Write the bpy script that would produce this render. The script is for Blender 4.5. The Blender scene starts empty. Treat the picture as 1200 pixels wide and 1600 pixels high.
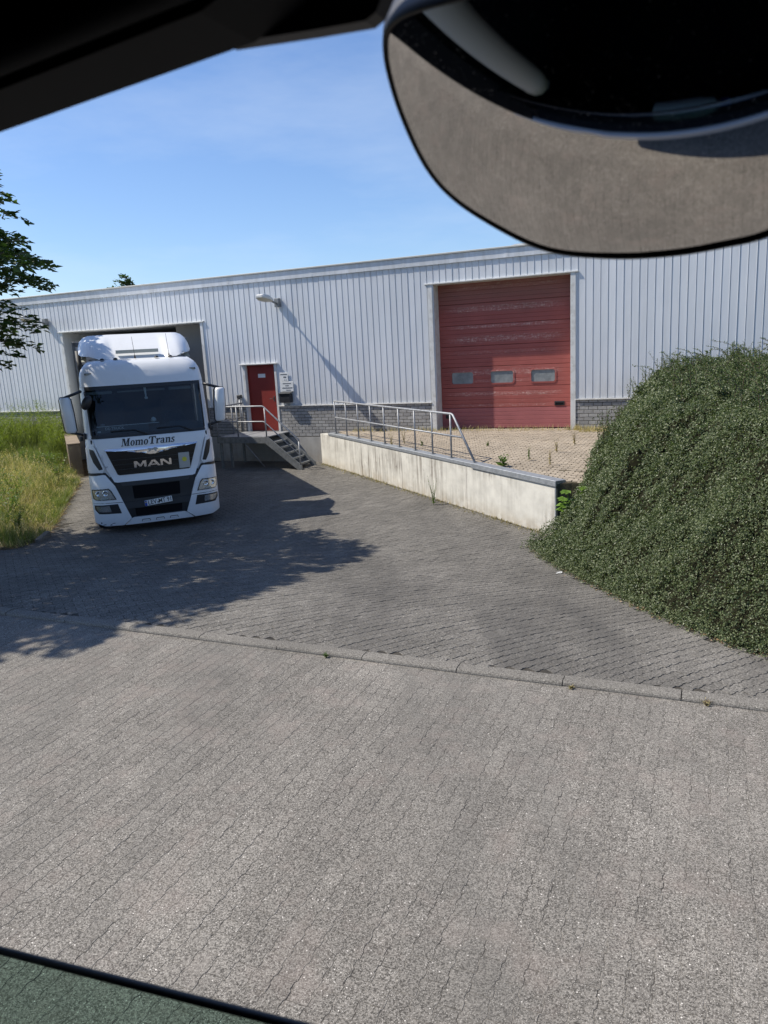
import bpy, bmesh, math, random
import numpy as np
from mathutils import Vector, Matrix, noise
R = math.radians
rng = np.random.default_rng(7)
random.seed(7)
scene = bpy.context.scene
COL = scene.collection

# ------------------------------------------------------------------ camera
ZC = 3.45
PITCH, ROLL = R(12.3), math.atan(0.0546)
_fw = Vector((0, math.cos(PITCH), -math.sin(PITCH)))
_r = Vector((1, 0, 0)); _u = _r.cross(_fw)
_ir = math.cos(ROLL) * _r - math.sin(ROLL) * _u
_iu = math.sin(ROLL) * _r + math.cos(ROLL) * _u
cam = bpy.data.cameras.new('camera')
cam.sensor_fit = 'VERTICAL'; cam.sensor_height = 36.0; cam.lens = 1180 / 1600 * 36
cam.clip_start = 0.02; cam.clip_end = 2000
cam.dof.use_dof = True; cam.dof.focus_distance = 13.0; cam.dof.aperture_fstop = 9.0
camo = bpy.data.objects.new('camera', cam); COL.objects.link(camo)
M = Matrix.Identity(4)
for i in range(3):
    M[i][0], M[i][1], M[i][2] = _ir[i], _iu[i], -_fw[i]
M[2][3] = ZC
camo.matrix_world = M
scene.camera = camo

# ------------------------------------------------------------------ light
SUN_AZ, SUN_EL = R(173), R(50.5)
sdir = Vector((math.cos(SUN_AZ) * math.cos(SUN_EL), math.sin(SUN_AZ) * math.cos(SUN_EL), math.sin(SUN_EL)))
world = bpy.data.worlds.new('World'); scene.world = world; world.use_nodes = True
nt = world.node_tree; bg = nt.nodes['Background']
sky = nt.nodes.new('ShaderNodeTexSky'); sky.sky_type = 'NISHITA'; sky.sun_disc = False
sky.sun_elevation = SUN_EL; sky.sun_rotation = R(-83)
sky.air_density = 1.0; sky.dust_density = 0.4; sky.ozone_density = 3.0
tc = nt.nodes.new('ShaderNodeTexCoord')
mp = nt.nodes.new('ShaderNodeMapping'); mp.inputs['Scale'].default_value = (1.2, 2.2, 5.0); mp.inputs['Rotation'].default_value = (0, 0.35, 0.5)
nz = nt.nodes.new('ShaderNodeTexNoise'); nz.inputs['Scale'].default_value = 1.7; nz.inputs['Detail'].default_value = 6; nz.inputs['Roughness'].default_value = 0.62
rp = nt.nodes.new('ShaderNodeValToRGB'); rp.color_ramp.elements[0].position = 0.44; rp.color_ramp.elements[1].position = 0.84
rp.color_ramp.elements[1].color = (0.30, 0.30, 0.30, 1)
mx = nt.nodes.new('ShaderNodeMix'); mx.data_type = 'RGBA'
mx.inputs[7].default_value = (6.5, 7.4, 8.6, 1)
nt.links.new(tc.outputs['Generated'], mp.inputs[0]); nt.links.new(mp.outputs[0], nz.inputs['Vector'])
nt.links.new(nz.outputs[0], rp.inputs[0]); nt.links.new(rp.outputs[0], mx.inputs[0])
tn = nt.nodes.new('ShaderNodeMix'); tn.data_type = 'RGBA'; tn.blend_type = 'MULTIPLY'; tn.inputs[0].default_value = 1.0
tn.inputs[7].default_value = (0.98, 1.08, 1.27, 1)
nt.links.new(sky.outputs[0], tn.inputs[6]); nt.links.new(tn.outputs[2], mx.inputs[6]); nt.links.new(mx.outputs[2], bg.inputs[0])
bg.inputs[1].default_value = 0.095
sl = bpy.data.lights.new('sun', 'SUN'); sl.energy = 5.0; sl.angle = R(0.53); sl.color = (1.0, 0.93, 0.82)
so = bpy.data.objects.new('sun', sl); COL.objects.link(so)
so.rotation_euler = sdir.to_track_quat('Z', 'Y').to_euler(); so.location = (-20, 5, 30)
vs = scene.view_settings
vs.view_transform = 'Standard'; vs.look = 'None'; vs.exposure = 0.42; vs.gamma = 1.0; vs.use_curve_mapping = False

# ------------------------------------------------------------------ materials
def mat(name, col=(0.5, 0.5, 0.5), rough=0.6, metal=0.0, spec=0.5, coat=0.0):
    m = bpy.data.materials.new(name); m.use_nodes = True
    b = m.node_tree.nodes['Principled BSDF']
    b.inputs['Base Color'].default_value = (*col, 1); b.inputs['Roughness'].default_value = rough
    b.inputs['Metallic'].default_value = metal; b.inputs['Specular IOR Level'].default_value = spec
    b.inputs['Coat Weight'].default_value = coat
    return m
def N(m, t, **kw):
    n = m.node_tree.nodes.new(t)
    for k, v in kw.items():
        if k in n.inputs: n.inputs[k].default_value = v
        else: setattr(n, k, v)
    return n
def L(m, a, b): m.node_tree.links.new(a, b)
def coords(m, kind='pos', scale=(1, 1, 1), rot=(0, 0, 0)):
    mpn = N(m, 'ShaderNodeMapping'); mpn.inputs['Scale'].default_value = scale; mpn.inputs['Rotation'].default_value = rot
    if kind == 'pos': L(m, N(m, 'ShaderNodeNewGeometry').outputs['Position'], mpn.inputs[0])
    else: L(m, N(m, 'ShaderNodeTexCoord').outputs['Object'], mpn.inputs[0])
    return mpn.outputs[0]
def nois(m, vec, scale, detail=3, rough=0.55, lo=0.35, hi=0.65):
    n = N(m, 'ShaderNodeTexNoise'); n.inputs['Scale'].default_value = scale; n.inputs['Detail'].default_value = detail
    n.inputs['Roughness'].default_value = rough; L(m, vec, n.inputs['Vector'])
    r = N(m, 'ShaderNodeMapRange'); r.inputs[1].default_value = lo; r.inputs[2].default_value = hi
    L(m, n.outputs[0], r.inputs[0]); return r.outputs[0]
def mixc(m, fac, a, b, mode='MIX'):
    n = N(m, 'ShaderNodeMix'); n.data_type = 'RGBA'; n.blend_type = mode
    for s, v in ((0, fac), (6, a), (7, b)):
        if isinstance(v, (int, float)): n.inputs[s].default_value = v
        elif isinstance(v, tuple): n.inputs[s].default_value = (*v, 1)
        else: L(m, v, n.inputs[s])
    return n.outputs[2]
def math_(m, op, a, b=0.0):
    n = N(m, 'ShaderNodeMath'); n.operation = op
    for i, v in enumerate((a, b)):
        if isinstance(v, (int, float)): n.inputs[i].default_value = v
        else: L(m, v, n.inputs[i])
    return n.outputs[0]
def bsdf(m): return m.node_tree.nodes['Principled BSDF']
def setc(m, c): L(m, c, bsdf(m).inputs['Base Color'])
def bump(m, h, strength=0.3, dist=0.01):
    b = N(m, 'ShaderNodeBump'); b.inputs['Strength'].default_value = strength; b.inputs['Distance'].default_value = dist
    L(m, h, b.inputs['Height']); L(m, b.outputs[0], bsdf(m).inputs['Normal'])

def speckled(name, dark, mid, light, scale, big=(0.9, 1.08), stain=None, islands=0.12, white=0.35, track=None):
    """concrete stone with visible aggregate, slow patches and its own shade per stone"""
    m = mat(name, mid, 0.9, spec=0.25)
    v = coords(m)
    a = nois(m, v, scale, 2, 0.6, 0.38, 0.62)
    c = mixc(m, a, dark, mid)
    a2 = nois(m, v, scale * 1.9, 1, 0.5, 0.60, 0.70)
    c = mixc(m, math_(m, 'MULTIPLY', a2, white), c, light)
    vo = N(m, 'ShaderNodeTexVoronoi'); vo.inputs['Scale'].default_value = scale * 0.32; L(m, v, vo.inputs['Vector'])
    near = math_(m, 'LESS_THAN', vo.outputs['Distance'], 0.13)
    sp = N(m, 'ShaderNodeSeparateColor'); L(m, vo.outputs['Color'], sp.inputs[0])
    pick = math_(m, 'GREATER_THAN', sp.outputs[0], 0.80)
    c = mixc(m, math_(m, 'MULTIPLY', math_(m, 'MULTIPLY', near, pick), 0.85), c, light)
    p = nois(m, v, 0.75, 5, 0.6, 0.3, 0.7)
    pr = N(m, 'ShaderNodeMapRange'); pr.inputs[3].default_value = big[0]; pr.inputs[4].default_value = big[1]; L(m, p, pr.inputs[0])
    g = N(m, 'ShaderNodeNewGeometry'); oi = N(m, 'ShaderNodeObjectInfo')
    rs = math_(m, 'FRACT', math_(m, 'ADD', g.outputs['Random Per Island'], oi.outputs['Random']))
    rr = N(m, 'ShaderNodeMapRange'); rr.inputs[3].default_value = 1 - islands; rr.inputs[4].default_value = 1 + islands; L(m, rs, rr.inputs[0])
    k = math_(m, 'MULTIPLY', pr.outputs[0], rr.outputs[0])
    vm = N(m, 'ShaderNodeVectorMath'); vm.operation = 'SCALE'; L(m, c, vm.inputs[0]); L(m, k, vm.inputs[3])
    c = vm.outputs[0]
    if stain:
        s = nois(m, v, 2.6, 4, 0.65, 0.52, 0.72)
        c = mixc(m, math_(m, 'MULTIPLY', s, stain[1]), c, stain[0])
    if track:
        tv = coords(m, 'pos', (1.1, 0.10, 1), (0, 0, -track[0]))
        s = nois(m, tv, 1.3, 4, 0.6, 0.46, 0.70)
        c = mixc(m, math_(m, 'MULTIPLY', s, track[2]), c, track[1])
        pale = nois(m, coords(m, 'pos', (1, 1, 1)), 1.7, 6, 0.72, 0.58, 0.74)
        c = mixc(m, math_(m, 'MULTIPLY', pale, 0.22), c, tuple(min(1, q * 1.5) for q in mid))
    setc(m, c)
    bump(m, a, 0.25, 0.004)
    return m

M_ROAD = speckled('road_paver_concrete', (0.060, 0.055, 0.048), (0.232, 0.215, 0.190), (0.72, 0.68, 0.62), 105, (0.82, 1.14), ((0.25, 0.205, 0.18), 0.32), 0.08, 0.55, (R(-24), (0.12, 0.115, 0.105), 0.40))
M_YARD = speckled('yard_paver_concrete', (0.072, 0.068, 0.061), (0.182, 0.170, 0.152), (0.50, 0.475, 0.43), 60, (0.80, 1.16), ((0.085, 0.08, 0.072), 0.5), 0.11, 0.35, (R(20), (0.065, 0.062, 0.058), 0.55))
M_PLAT = speckled('platform_paver_concrete', (0.24, 0.20, 0.155), (0.38, 0.325, 0.255), (0.52, 0.46, 0.37), 40, (0.85, 1.1), ((0.30, 0.24, 0.17), 0.4), 0.13)
M_KERB = speckled('kerb_concrete', (0.085, 0.079, 0.070), (0.222, 0.208, 0.186), (0.56, 0.53, 0.47), 90, (0.85, 1.1), ((0.16, 0.15, 0.13), 0.4), 0.05)
def sandy(name, a, b, s=6):
    m = mat(name, a, 0.95, spec=0.1); v = coords(m)
    setc(m, mixc(m, nois(m, v, s, 5, 0.65), a, b)); bump(m, nois(m, v, s * 12, 3), 0.4, 0.006); return m
M_JOINT = sandy('joint_sand', (0.23, 0.21, 0.19), (0.20, 0.18, 0.16))
_v = coords(M_JOINT); setc(M_JOINT, mixc(M_JOINT, nois(M_JOINT, _v, 3.5, 4, 0.7, 0.50, 0.58), (0.20, 0.186, 0.165), (0.07, 0.064, 0.057)))
M_YJOINT = sandy('yard_joint_dirt', (0.075, 0.068, 0.058), (0.035, 0.033, 0.03))
M_PJOINT = sandy('platform_joint_dirt', (0.11, 0.09, 0.06), (0.05, 0.045, 0.03))
M_SOIL = sandy('soil', (0.16, 0.115, 0.075), (0.09, 0.07, 0.045), 3)
M_EARTH = sandy('terrain_earth', (0.12, 0.115, 0.07), (0.08, 0.10, 0.045), 0.7)

def concrete(name, base, stain, amount, streak=True):
    m = mat(name, base, 0.9, spec=0.2)
    v = coords(m, 'obj')
    c = mixc(m, nois(m, v, 3.0, 5, 0.6), tuple(x * 0.86 for x in base), tuple(min(1, x * 1.08) for x in base))
    if streak:
        vs_ = coords(m, 'obj', (5.5, 5.5, 0.35))
        s = nois(m, vs_, 1.6, 5, 0.65, 0.44, 0.68)
        big = nois(m, coords(m, 'obj', (0.5, 0.5, 0.8)), 1.1, 3, 0.5, 0.38, 0.62)
        c = mixc(m, math_(m, 'MULTIPLY', math_(m, 'MULTIPLY', s, big), amount), c, stain)
        sp = nois(m, v, 9.0, 6, 0.7, 0.56, 0.70)
        c = mixc(m, math_(m, 'MULTIPLY', math_(m, 'MULTIPLY', sp, big), amount * 0.8), c, stain)
        z = N(m, 'ShaderNodeSeparateXYZ'); L(m, coords(m, 'obj'), z.inputs[0])
        r = N(m, 'ShaderNodeMapRange'); r.inputs[1].default_value = 0.30; r.inputs[2].default_value = 0.0; L(m, z.outputs[2], r.inputs[0])
        c = mixc(m, math_(m, 'MULTIPLY', math_(m, 'MULTIPLY', r.outputs[0], nois(m, v, 4, 4, 0.6, 0.35, 0.6)), 0.55), c, (0.30, 0.24, 0.16))
    setc(m, c); bump(m, nois(m, v, 60, 4), 0.2, 0.004); return m
M_CONC = concrete('weathered_pale_concrete', (0.55, 0.535, 0.485), (0.14, 0.12, 0.098), 1.0)
M_BASE = concrete('grey_base_concrete', (0.40, 0.39, 0.37), (0.20, 0.18, 0.15), 0.7)
M_OLDC = concrete('old_dark_concrete', (0.20, 0.16, 0.12), (0.08, 0.065, 0.05), 0.6)

def cladding():
    m = mat('pale_grey_coated_sheet', (0.62, 0.65, 0.69), 0.38, spec=0.6)
    v = coords(m, 'pos', (0.6, 0.6, 0.25))
    c = mixc(m, nois(m, v, 0.8, 4, 0.6), (0.61, 0.635, 0.665), (0.68, 0.70, 0.725))
    d = nois(m, coords(m, 'pos', (6, 6, 0.25)), 1.5, 4, 0.65, 0.50, 0.78)
    c = mixc(m, math_(m, 'MULTIPLY', d, 0.28), c, (0.50, 0.50, 0.49))
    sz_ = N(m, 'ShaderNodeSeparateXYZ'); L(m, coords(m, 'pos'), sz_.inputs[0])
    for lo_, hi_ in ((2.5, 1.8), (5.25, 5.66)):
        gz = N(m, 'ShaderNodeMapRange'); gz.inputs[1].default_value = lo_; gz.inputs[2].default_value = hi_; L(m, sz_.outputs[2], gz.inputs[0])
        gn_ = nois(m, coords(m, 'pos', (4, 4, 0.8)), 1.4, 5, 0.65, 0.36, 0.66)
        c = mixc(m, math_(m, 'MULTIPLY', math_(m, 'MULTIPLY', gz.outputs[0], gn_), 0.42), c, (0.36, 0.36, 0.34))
    oi = N(m, 'ShaderNodeObjectInfo')
    rr = N(m, 'ShaderNodeMapRange'); rr.inputs[3].default_value = 0.955; rr.inputs[4].default_value = 1.03; L(m, oi.outputs['Random'], rr.inputs[0])
    vm = N(m, 'ShaderNodeVectorMath'); vm.operation = 'SCALE'; L(m, c, vm.inputs[0]); L(m, rr.outputs[0], vm.inputs[3])
    setc(m, vm.outputs[0]); bump(m, nois(m, coords(m, 'pos', (2, 2, 0.6)), 1.2, 2), 0.15, 0.02)
    return m
M_CLAD = cladding()
M_TRIM = mat('off_white_trim', (0.72, 0.72, 0.70), 0.45)
_v = coords(M_TRIM); setc(M_TRIM, mixc(M_TRIM, nois(M_TRIM, _v, 5, 5, 0.65, 0.45, 0.75), (0.64, 0.64, 0.62), (0.44, 0.43, 0.40)))
M_GREYLINING = mat('bay_lining', (0.50, 0.50, 0.48), 0.8)
M_COPE = mat('weathered_coping', (0.44, 0.44, 0.41), 0.6)
M_ROOF = mat('roof_felt', (0.25, 0.25, 0.25), 0.9)
def brickm():
    m = mat('grey_plinth_brick', (0.3, 0.3, 0.3), 0.9, spec=0.2)
    g = N(m, 'ShaderNodeNewGeometry'); oi = N(m, 'ShaderNodeObjectInfo')
    rs = math_(m, 'FRACT', math_(m, 'ADD', g.outputs['Random Per Island'], oi.outputs['Random']))
    c = mixc(m, rs, (0.27, 0.265, 0.26), (0.37, 0.365, 0.355))
    v = coords(m); c = mixc(m, math_(m, 'MULTIPLY', nois(m, v, 14, 4, 0.6, 0.45, 0.7), 0.5), c, (0.22, 0.215, 0.20))
    setc(m, c); bump(m, nois(m, v, 90, 3), 0.3, 0.004); return m
M_BRICK = brickm()
M_MORTAR = mat('dark_mortar', (0.11, 0.105, 0.10), 0.95, spec=0.1)
def reddoor(name, base, faded, bands):
    m = mat(name, base, 0.55, spec=0.4)
    v = coords(m, 'obj')
    c = mixc(m, nois(m, v, 1.2, 4, 0.6), tuple(x * 0.9 for x in base), tuple(x * 1.1 for x in base))
    if bands:
        z = N(m, 'ShaderNodeSeparateXYZ'); L(m, v, z.inputs[0])
        # chalky wear in bands along the ribs, ragged at the ends
        zz = math_(m, 'MULTIPLY', z.outputs[2], 1.0)
        nb = N(m, 'ShaderNodeTexNoise'); nb.noise_dimensions = '1D'; nb.inputs['Scale'].default_value = 3.4; nb.inputs['Detail'].default_value = 1
        L(m, math_(m, 'ADD', zz, 3.7), nb.inputs['W'])
        bb = N(m, 'ShaderNodeMapRange'); bb.inputs[1].default_value = 0.50; bb.inputs[2].default_value = 0.66; L(m, nb.outputs[0], bb.inputs[0])
        s1 = nois(m, coords(m, 'obj', (1.6, 1, 8)), 3.2, 6, 0.72, 0.50, 0.72)
        s2 = nois(m, coords(m, 'obj', (3, 1, 3)), 6, 6, 0.75, 0.44, 0.70)
        xa = N(m, 'ShaderNodeMapRange'); xa.inputs[1].default_value = 1.75; xa.inputs[2].default_value = 1.25
        L(m, math_(m, 'ABSOLUTE', math_(m, 'ADD', z.outputs[0], 1.95)), xa.inputs[0])
        f = math_(m, 'MINIMUM', math_(m, 'MULTIPLY', math_(m, 'MULTIPLY', math_(m, 'MULTIPLY', math_(m, 'ADD', s1, 0.12), math_(m, 'ADD', s2, 0.1)), bb.outputs[0]), math_(m, 'MULTIPLY', xa.outputs[0], 2.6)), 1.0)
        c = mixc(m, math_(m, 'MULTIPLY', f, 0.95), c, faded)
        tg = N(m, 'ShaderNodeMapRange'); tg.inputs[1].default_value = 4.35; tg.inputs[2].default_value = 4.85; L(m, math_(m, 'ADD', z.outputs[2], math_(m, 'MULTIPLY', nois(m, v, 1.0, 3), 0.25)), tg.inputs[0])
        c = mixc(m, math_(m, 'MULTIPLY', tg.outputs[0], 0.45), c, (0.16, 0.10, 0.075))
    setc(m, c); return m
M_RED = reddoor('sun_bleached_red_panel', (0.30, 0.078, 0.066), (0.62, 0.44, 0.39), True)
M_REDLOW = reddoor('pinker_red_panel', (0.33, 0.105, 0.105), (0.6, 0.4, 0.38), False)
M_REDDOOR = reddoor('red_steel_door', (0.21, 0.024, 0.018), (0.5, 0.2, 0.1), False)
M_BLACK = mat('black_plastic', (0.012, 0.013, 0.016), 0.45)
M_BLACKR = mat('black_rubber', (0.014, 0.014, 0.014), 0.8, spec=0.2)
M_DKGREY = mat('dark_grey_plastic', (0.035, 0.037, 0.04), 0.6)
M_CAVITY = mat('dark_void', (0.008, 0.008, 0.009), 0.9, spec=0.1)
def galv(name, a, b, rough=0.5):
    m = mat(name, a, rough, metal=0.55); v = coords(m, 'obj')
    setc(m, mixc(m, nois(m, v, 12, 5, 0.6), a, b)); return m
M_GALV = galv('galvanised_steel', (0.24, 0.25, 0.265), (0.36, 0.37, 0.385), 0.6)
M_GALVD = galv('dull_galvanised_steel', (0.17, 0.18, 0.185), (0.26, 0.27, 0.275), 0.6)
M_CAP = galv('grey_steel_edge', (0.26, 0.28, 0.30), (0.36, 0.38, 0.40), 0.55)
M_CAPDK = mat('dark_green_grey_steel', (0.035, 0.045, 0.045), 0.6)
M_PANE = mat('milky_acrylic_pane', (0.20, 0.22, 0.23), 0.3, spec=0.6)
_v = coords(M_PANE, 'obj'); setc(M_PANE, mixc(M_PANE, nois(M_PANE, _v, 2.2, 5, 0.7), (0.14, 0.155, 0.165), (0.28, 0.30, 0.30)))
M_LAMPB = mat('lamp_housing_grey', (0.60, 0.60, 0.57), 0.5)
M_LAMPG = mat('lamp_diffuser', (0.50, 0.46, 0.36), 0.35)
M_SIGN = mat('sign_white', (0.70, 0.71, 0.70), 0.5)
M_PRINT = mat('printed_dark_grey', (0.10, 0.11, 0.12), 0.7)
def paint():
    m = mat('white_lorry_paint', (0.78, 0.79, 0.80), 0.28, spec=0.5, coat=0.35)
    bsdf(m).inputs['Coat Roughness'].default_value = 0.08
    v = coords(m, 'obj'); d = nois(m, v, 3, 5, 0.65, 0.50, 0.8)
    setc(m, mixc(m, math_(m, 'MULTIPLY', d, 0.3), (0.70, 0.715, 0.73), (0.55, 0.55, 0.54))); return m
M_WHITE = paint()
M_CHROME = mat('chrome', (0.80, 0.81, 0.83), 0.12, metal=1.0)
M_PIANO = mat('gloss_black', (0.008, 0.009, 0.011), 0.22, spec=0.3)
M_CREAM = mat('cream_light_bar', (0.42, 0.43, 0.38), 0.45)
M_LENS = mat('headlamp_reflector', (0.62, 0.64, 0.66), 0.22, metal=0.85)
M_PLATEW = mat('plate_white', (0.72, 0.72, 0.70), 0.45)
M_PLATEB = mat('plate_blue', (0.01, 0.06, 0.36), 0.45)
M_YEL = mat('yellow_sticker', (0.62, 0.55, 0.05), 0.5)
M_METGREY = mat('brushed_grey_plate', (0.40, 0.40, 0.38), 0.45, metal=0.3)
M_CABIN = mat('cab_interior_fabric', (0.045, 0.055, 0.07), 0.85)
M_CABIN2 = mat('cab_interior_pale', (0.24, 0.26, 0.27), 0.8)
def glass(name, tint, refl=1.0, rough=0.01):
    m = bpy.data.materials.new(name); m.use_nodes = True; t = m.node_tree; t.nodes.clear()
    o = t.nodes.new('ShaderNodeOutputMaterial'); tr = t.nodes.new('ShaderNodeBsdfTransparent'); gl = t.nodes.new('ShaderNodeBsdfGlossy')
    fr = t.nodes.new('ShaderNodeFresnel'); fr.inputs[0].default_value = 1.5; mi = t.nodes.new('ShaderNodeMixShader')
    tr.inputs[0].default_value = (*tint, 1); gl.inputs['Roughness'].default_value = rough; gl.inputs[0].default_value = (refl, refl, refl, 1)
    ge = t.nodes.new('ShaderNodeNewGeometry'); mr_ = t.nodes.new('ShaderNodeMapRange'); mr_.inputs[3].default_value = 1.5; mr_.inputs[4].default_value = 1 / 1.5
    t.links.new(ge.outputs['Backfacing'], mr_.inputs[0]); t.links.new(mr_.outputs[0], fr.inputs[0])
    t.links.new(fr.outputs[0], mi.inputs[0]); t.links.new(tr.outputs[0], mi.inputs[1]); t.links.new(gl.outputs[0], mi.inputs[2]); t.links.new(mi.outputs[0], o.inputs[0])
    return m
M_WSCREEN = glass('tinted_windscreen', (0.42, 0.50, 0.54))
M_CLEAR = glass('clear_lamp_cover', (0.9, 0.92, 0.93))
M_GREENGL = glass('green_side_glass', (0.62, 0.73, 0.69), 0.8)

def leafm(name, a, b, trans=0.35, rough=0.5, spec=0.4):
    m = mat(name, a, rough, spec=spec)
    g = N(m, 'ShaderNodeNewGeometry')
    c = mixc(m, g.outputs['Random Per Island'], a, b)
    setc(m, c)
    t = m.node_tree; tl = t.nodes.new('ShaderNodeBsdfTranslucent'); mi = t.nodes.new('ShaderNodeMixShader'); mi.inputs[0].default_value = trans
    sc = N(m, 'ShaderNodeVectorMath'); sc.operation = 'MULTIPLY'; L(m, c, sc.inputs[0]); sc.inputs[1].default_value = (1.5, 1.7, 0.7)
    L(m, sc.outputs[0], tl.inputs[0]); out = t.nodes['Material Output']
    L(m, bsdf(m).outputs[0], mi.inputs[1]); L(m, tl.outputs[0], mi.inputs[2]); L(m, mi.outputs[0], out.inputs[0])
    return m
M_TLEAF = leafm('tree_leaf', (0.028, 0.055, 0.016), (0.060, 0.100, 0.026), 0.32)
M_SLEAF = leafm('shrub_leaf', (0.038, 0.061, 0.023), (0.160, 0.186, 0.088), 0.20, 0.46, 0.45)
M_SLEAF2 = leafm('shrub_fresh_leaf', (0.048, 0.075, 0.026), (0.12, 0.155, 0.058), 0.25, 0.45)
M_GRASS = leafm('green_grass', (0.075, 0.105, 0.028), (0.19, 0.215, 0.075), 0.35)
M_WEEDY = leafm('yellow_green_weed', (0.085, 0.13, 0.018), (0.23, 0.26, 0.05), 0.4)
M_DRY = leafm('dry_grass', (0.33, 0.26, 0.13), (0.52, 0.44, 0.26), 0.3)
M_WLEAF = leafm('weed_leaf', (0.07, 0.12, 0.03), (0.13, 0.19, 0.05), 0.35)
M_FIG = leafm('lobed_bright_leaf', (0.09, 0.17, 0.02), (0.16, 0.26, 0.04), 0.4)
M_BARK = sandy('bark', (0.10, 0.08, 0.06), (0.05, 0.042, 0.034), 14)
M_TWIG = mat('brown_twig', (0.09, 0.06, 0.04), 0.8)

# ------------------------------------------------------------------ mesh helpers
def np_mesh(name, verts, faces, smooth=False):
    """verts (n,3), faces (m,k) all the same size"""
    verts = np.asarray(verts, np.float32); faces = np.asarray(faces, np.int32)
    me = bpy.data.meshes.new(name)
    me.vertices.add(len(verts)); me.vertices.foreach_set('co', verts.ravel())
    k = faces.shape[1]
    me.loops.add(faces.size); me.loops.foreach_set('vertex_index', faces.ravel())
    me.polygons.add(len(faces)); me.polygons.foreach_set('loop_start', np.arange(0, faces.size, k, dtype=np.int32))
    me.polygons.foreach_set('loop_total', np.full(len(faces), k, np.int32))
    if smooth: me.polygons.foreach_set('use_smooth', np.ones(len(faces), bool))
    else: me.shade_flat()
    me.update(); me.validate(); return me
def link(name, me, m=None, parent=None, smooth=False):
    if m is not None:
        me.materials.clear()
        for q in (m if isinstance(m, (list, tuple)) else [m]): me.materials.append(q)
    if smooth:
        for p in me.polygons: p.use_smooth = True
    o = bpy.data.objects.new(name, me); COL.objects.link(o)
    if parent is not None: o.parent = parent
    return o
def empty(name, loc=(0, 0, 0), rz=0.0):
    o = bpy.data.objects.new(name, None); COL.objects.link(o); o.location = loc; o.rotation_euler = (0, 0, rz); o.empty_display_size = 0.2
    return o
def tag(o, label=None, cat=None, group=None, kind=None):
    if label: o['label'] = label
    if cat: o['category'] = cat
    if group: o['group'] = group
    if kind: o['kind'] = kind
    return o
def copy_tree(o, parent=None):
    c = o.copy(); COL.objects.link(c); c.parent = parent
    for ch in o.children: copy_tree(ch, c)
    return c
class MB:
    """collects shapes into one mesh"""
    def __init__(s): s.bm = bmesh.new()
    def box(s, a, b, bev=0.0, seg=1, rot=None, piv=None):
        t = bmesh.new(); bmesh.ops.create_cube(t, size=1)
        sx, sy, sz = (b[i] - a[i] for i in range(3)); c = [(a[i] + b[i]) / 2 for i in range(3)]
        for v in t.verts: v.co = Vector((v.co.x * sx + c[0], v.co.y * sy + c[1], v.co.z * sz + c[2]))
        if bev: bmesh.ops.bevel(t, geom=t.edges[:], offset=bev, segments=seg, profile=0.5, affect='EDGES')
        if rot is not None:
            pv = Vector(piv if piv else c); bmesh.ops.rotate(t, verts=t.verts, cent=pv, matrix=rot)
        s._add(t); return s
    def _add(s, t):
        me = bpy.data.meshes.new('tmp'); t.to_mesh(me); t.free(); s.bm.from_mesh(me); bpy.data.meshes.remove(me)
    def tube(s, pts, r, n=8, cap=True, rs=None):
        pts = [Vector(p) for p in pts]; rings = []
        prev = None
        for i, p in enumerate(pts):
            d = (pts[min(i + 1, len(pts) - 1)] - pts[max(i - 1, 0)]).normalized()
            if prev is None:
                u = d.orthogonal().normalized()
            else:
                u = (prev - d * prev.dot(d)).normalized()
            prev = u; w = d.cross(u); rr = rs[i] if rs else r
            rings.append([s.bm.verts.new(p + (u * math.cos(2 * math.pi * k / n) + w * math.sin(2 * math.pi * k / n)) * rr) for k in range(n)])
        for a, b in zip(rings, rings[1:]):
            for k in range(n):
                f = s.bm.faces.new((a[k], a[(k + 1) % n], b[(k + 1) % n], b[k])); f.smooth = True
        if cap:
            s.bm.faces.new(rings[0][::-1]); s.bm.faces.new(rings[-1])
        return s
    def prism(s, poly, axis, a, b):
        """polygon in the plane across axis, from a to b"""
        def P(p, t):
            if axis == 'y': return (p[0], t, p[1])
            if axis == 'x': return (t, p[0], p[1])
            return (p[0], p[1], t)
        va = [s.bm.verts.new(P(p, a)) for p in poly]; vb = [s.bm.verts.new(P(p, b)) for p in poly]
        s.bm.faces.new(va); s.bm.faces.new(vb[::-1])
        n = len(poly)
        for i in range(n): s.bm.faces.new((va[i], vb[i], vb[(i + 1) % n], va[(i + 1) % n]))
        return s
    def lathe(s, prof, c, axis='y', n=24):
        rings = []
        for r, t in prof:
            ring = []
            for k in range(n):
                a = 2 * math.pi * k / n; x, z = r * math.cos(a), r * math.sin(a)
                co = {'y': (c[0] + x, c[1] + t, c[2] + z), 'x': (c[0] + t, c[1] + x, c[2] + z), 'z': (c[0] + x, c[1] + z, c[2] + t)}[axis]
                ring.append(s.bm.verts.new(co))
            rings.append(ring)
        for a, b in zip(rings, rings[1:]):
            for k in range(n):
                f = s.bm.faces.new((a[k], a[(k + 1) % n], b[(k + 1) % n], b[k])); f.smooth = True
        s.bm.faces.new(rings[0][::-1]); s.bm.faces.new(rings[-1]); return s
    def face(s, pts): s.bm.faces.new([s.bm.verts.new(p) for p in pts]); return s
    def mesh(s, name):
        bmesh.ops.recalc_face_normals(s.bm, faces=s.bm.faces)
        me = bpy.data.meshes.new(name); s.bm.to_mesh(me); s.bm.free(); return me
    def build(s, name, m, parent=None): return link(name, s.mesh(name), m, parent)
def round_rect(x0, x1, z0, z1, r, n=5):
    out = []
    for cx, cz, a0 in ((x1 - r, z1 - r, 0), (x0 + r, z1 - r, 90), (x0 + r, z0 + r, 180), (x1 - r, z0 + r, 270)):
        for k in range(n + 1):
            a = R(a0 + 90 * k / n); out.append((cx + r * math.cos(a), cz + r * math.sin(a)))
    return out
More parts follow.
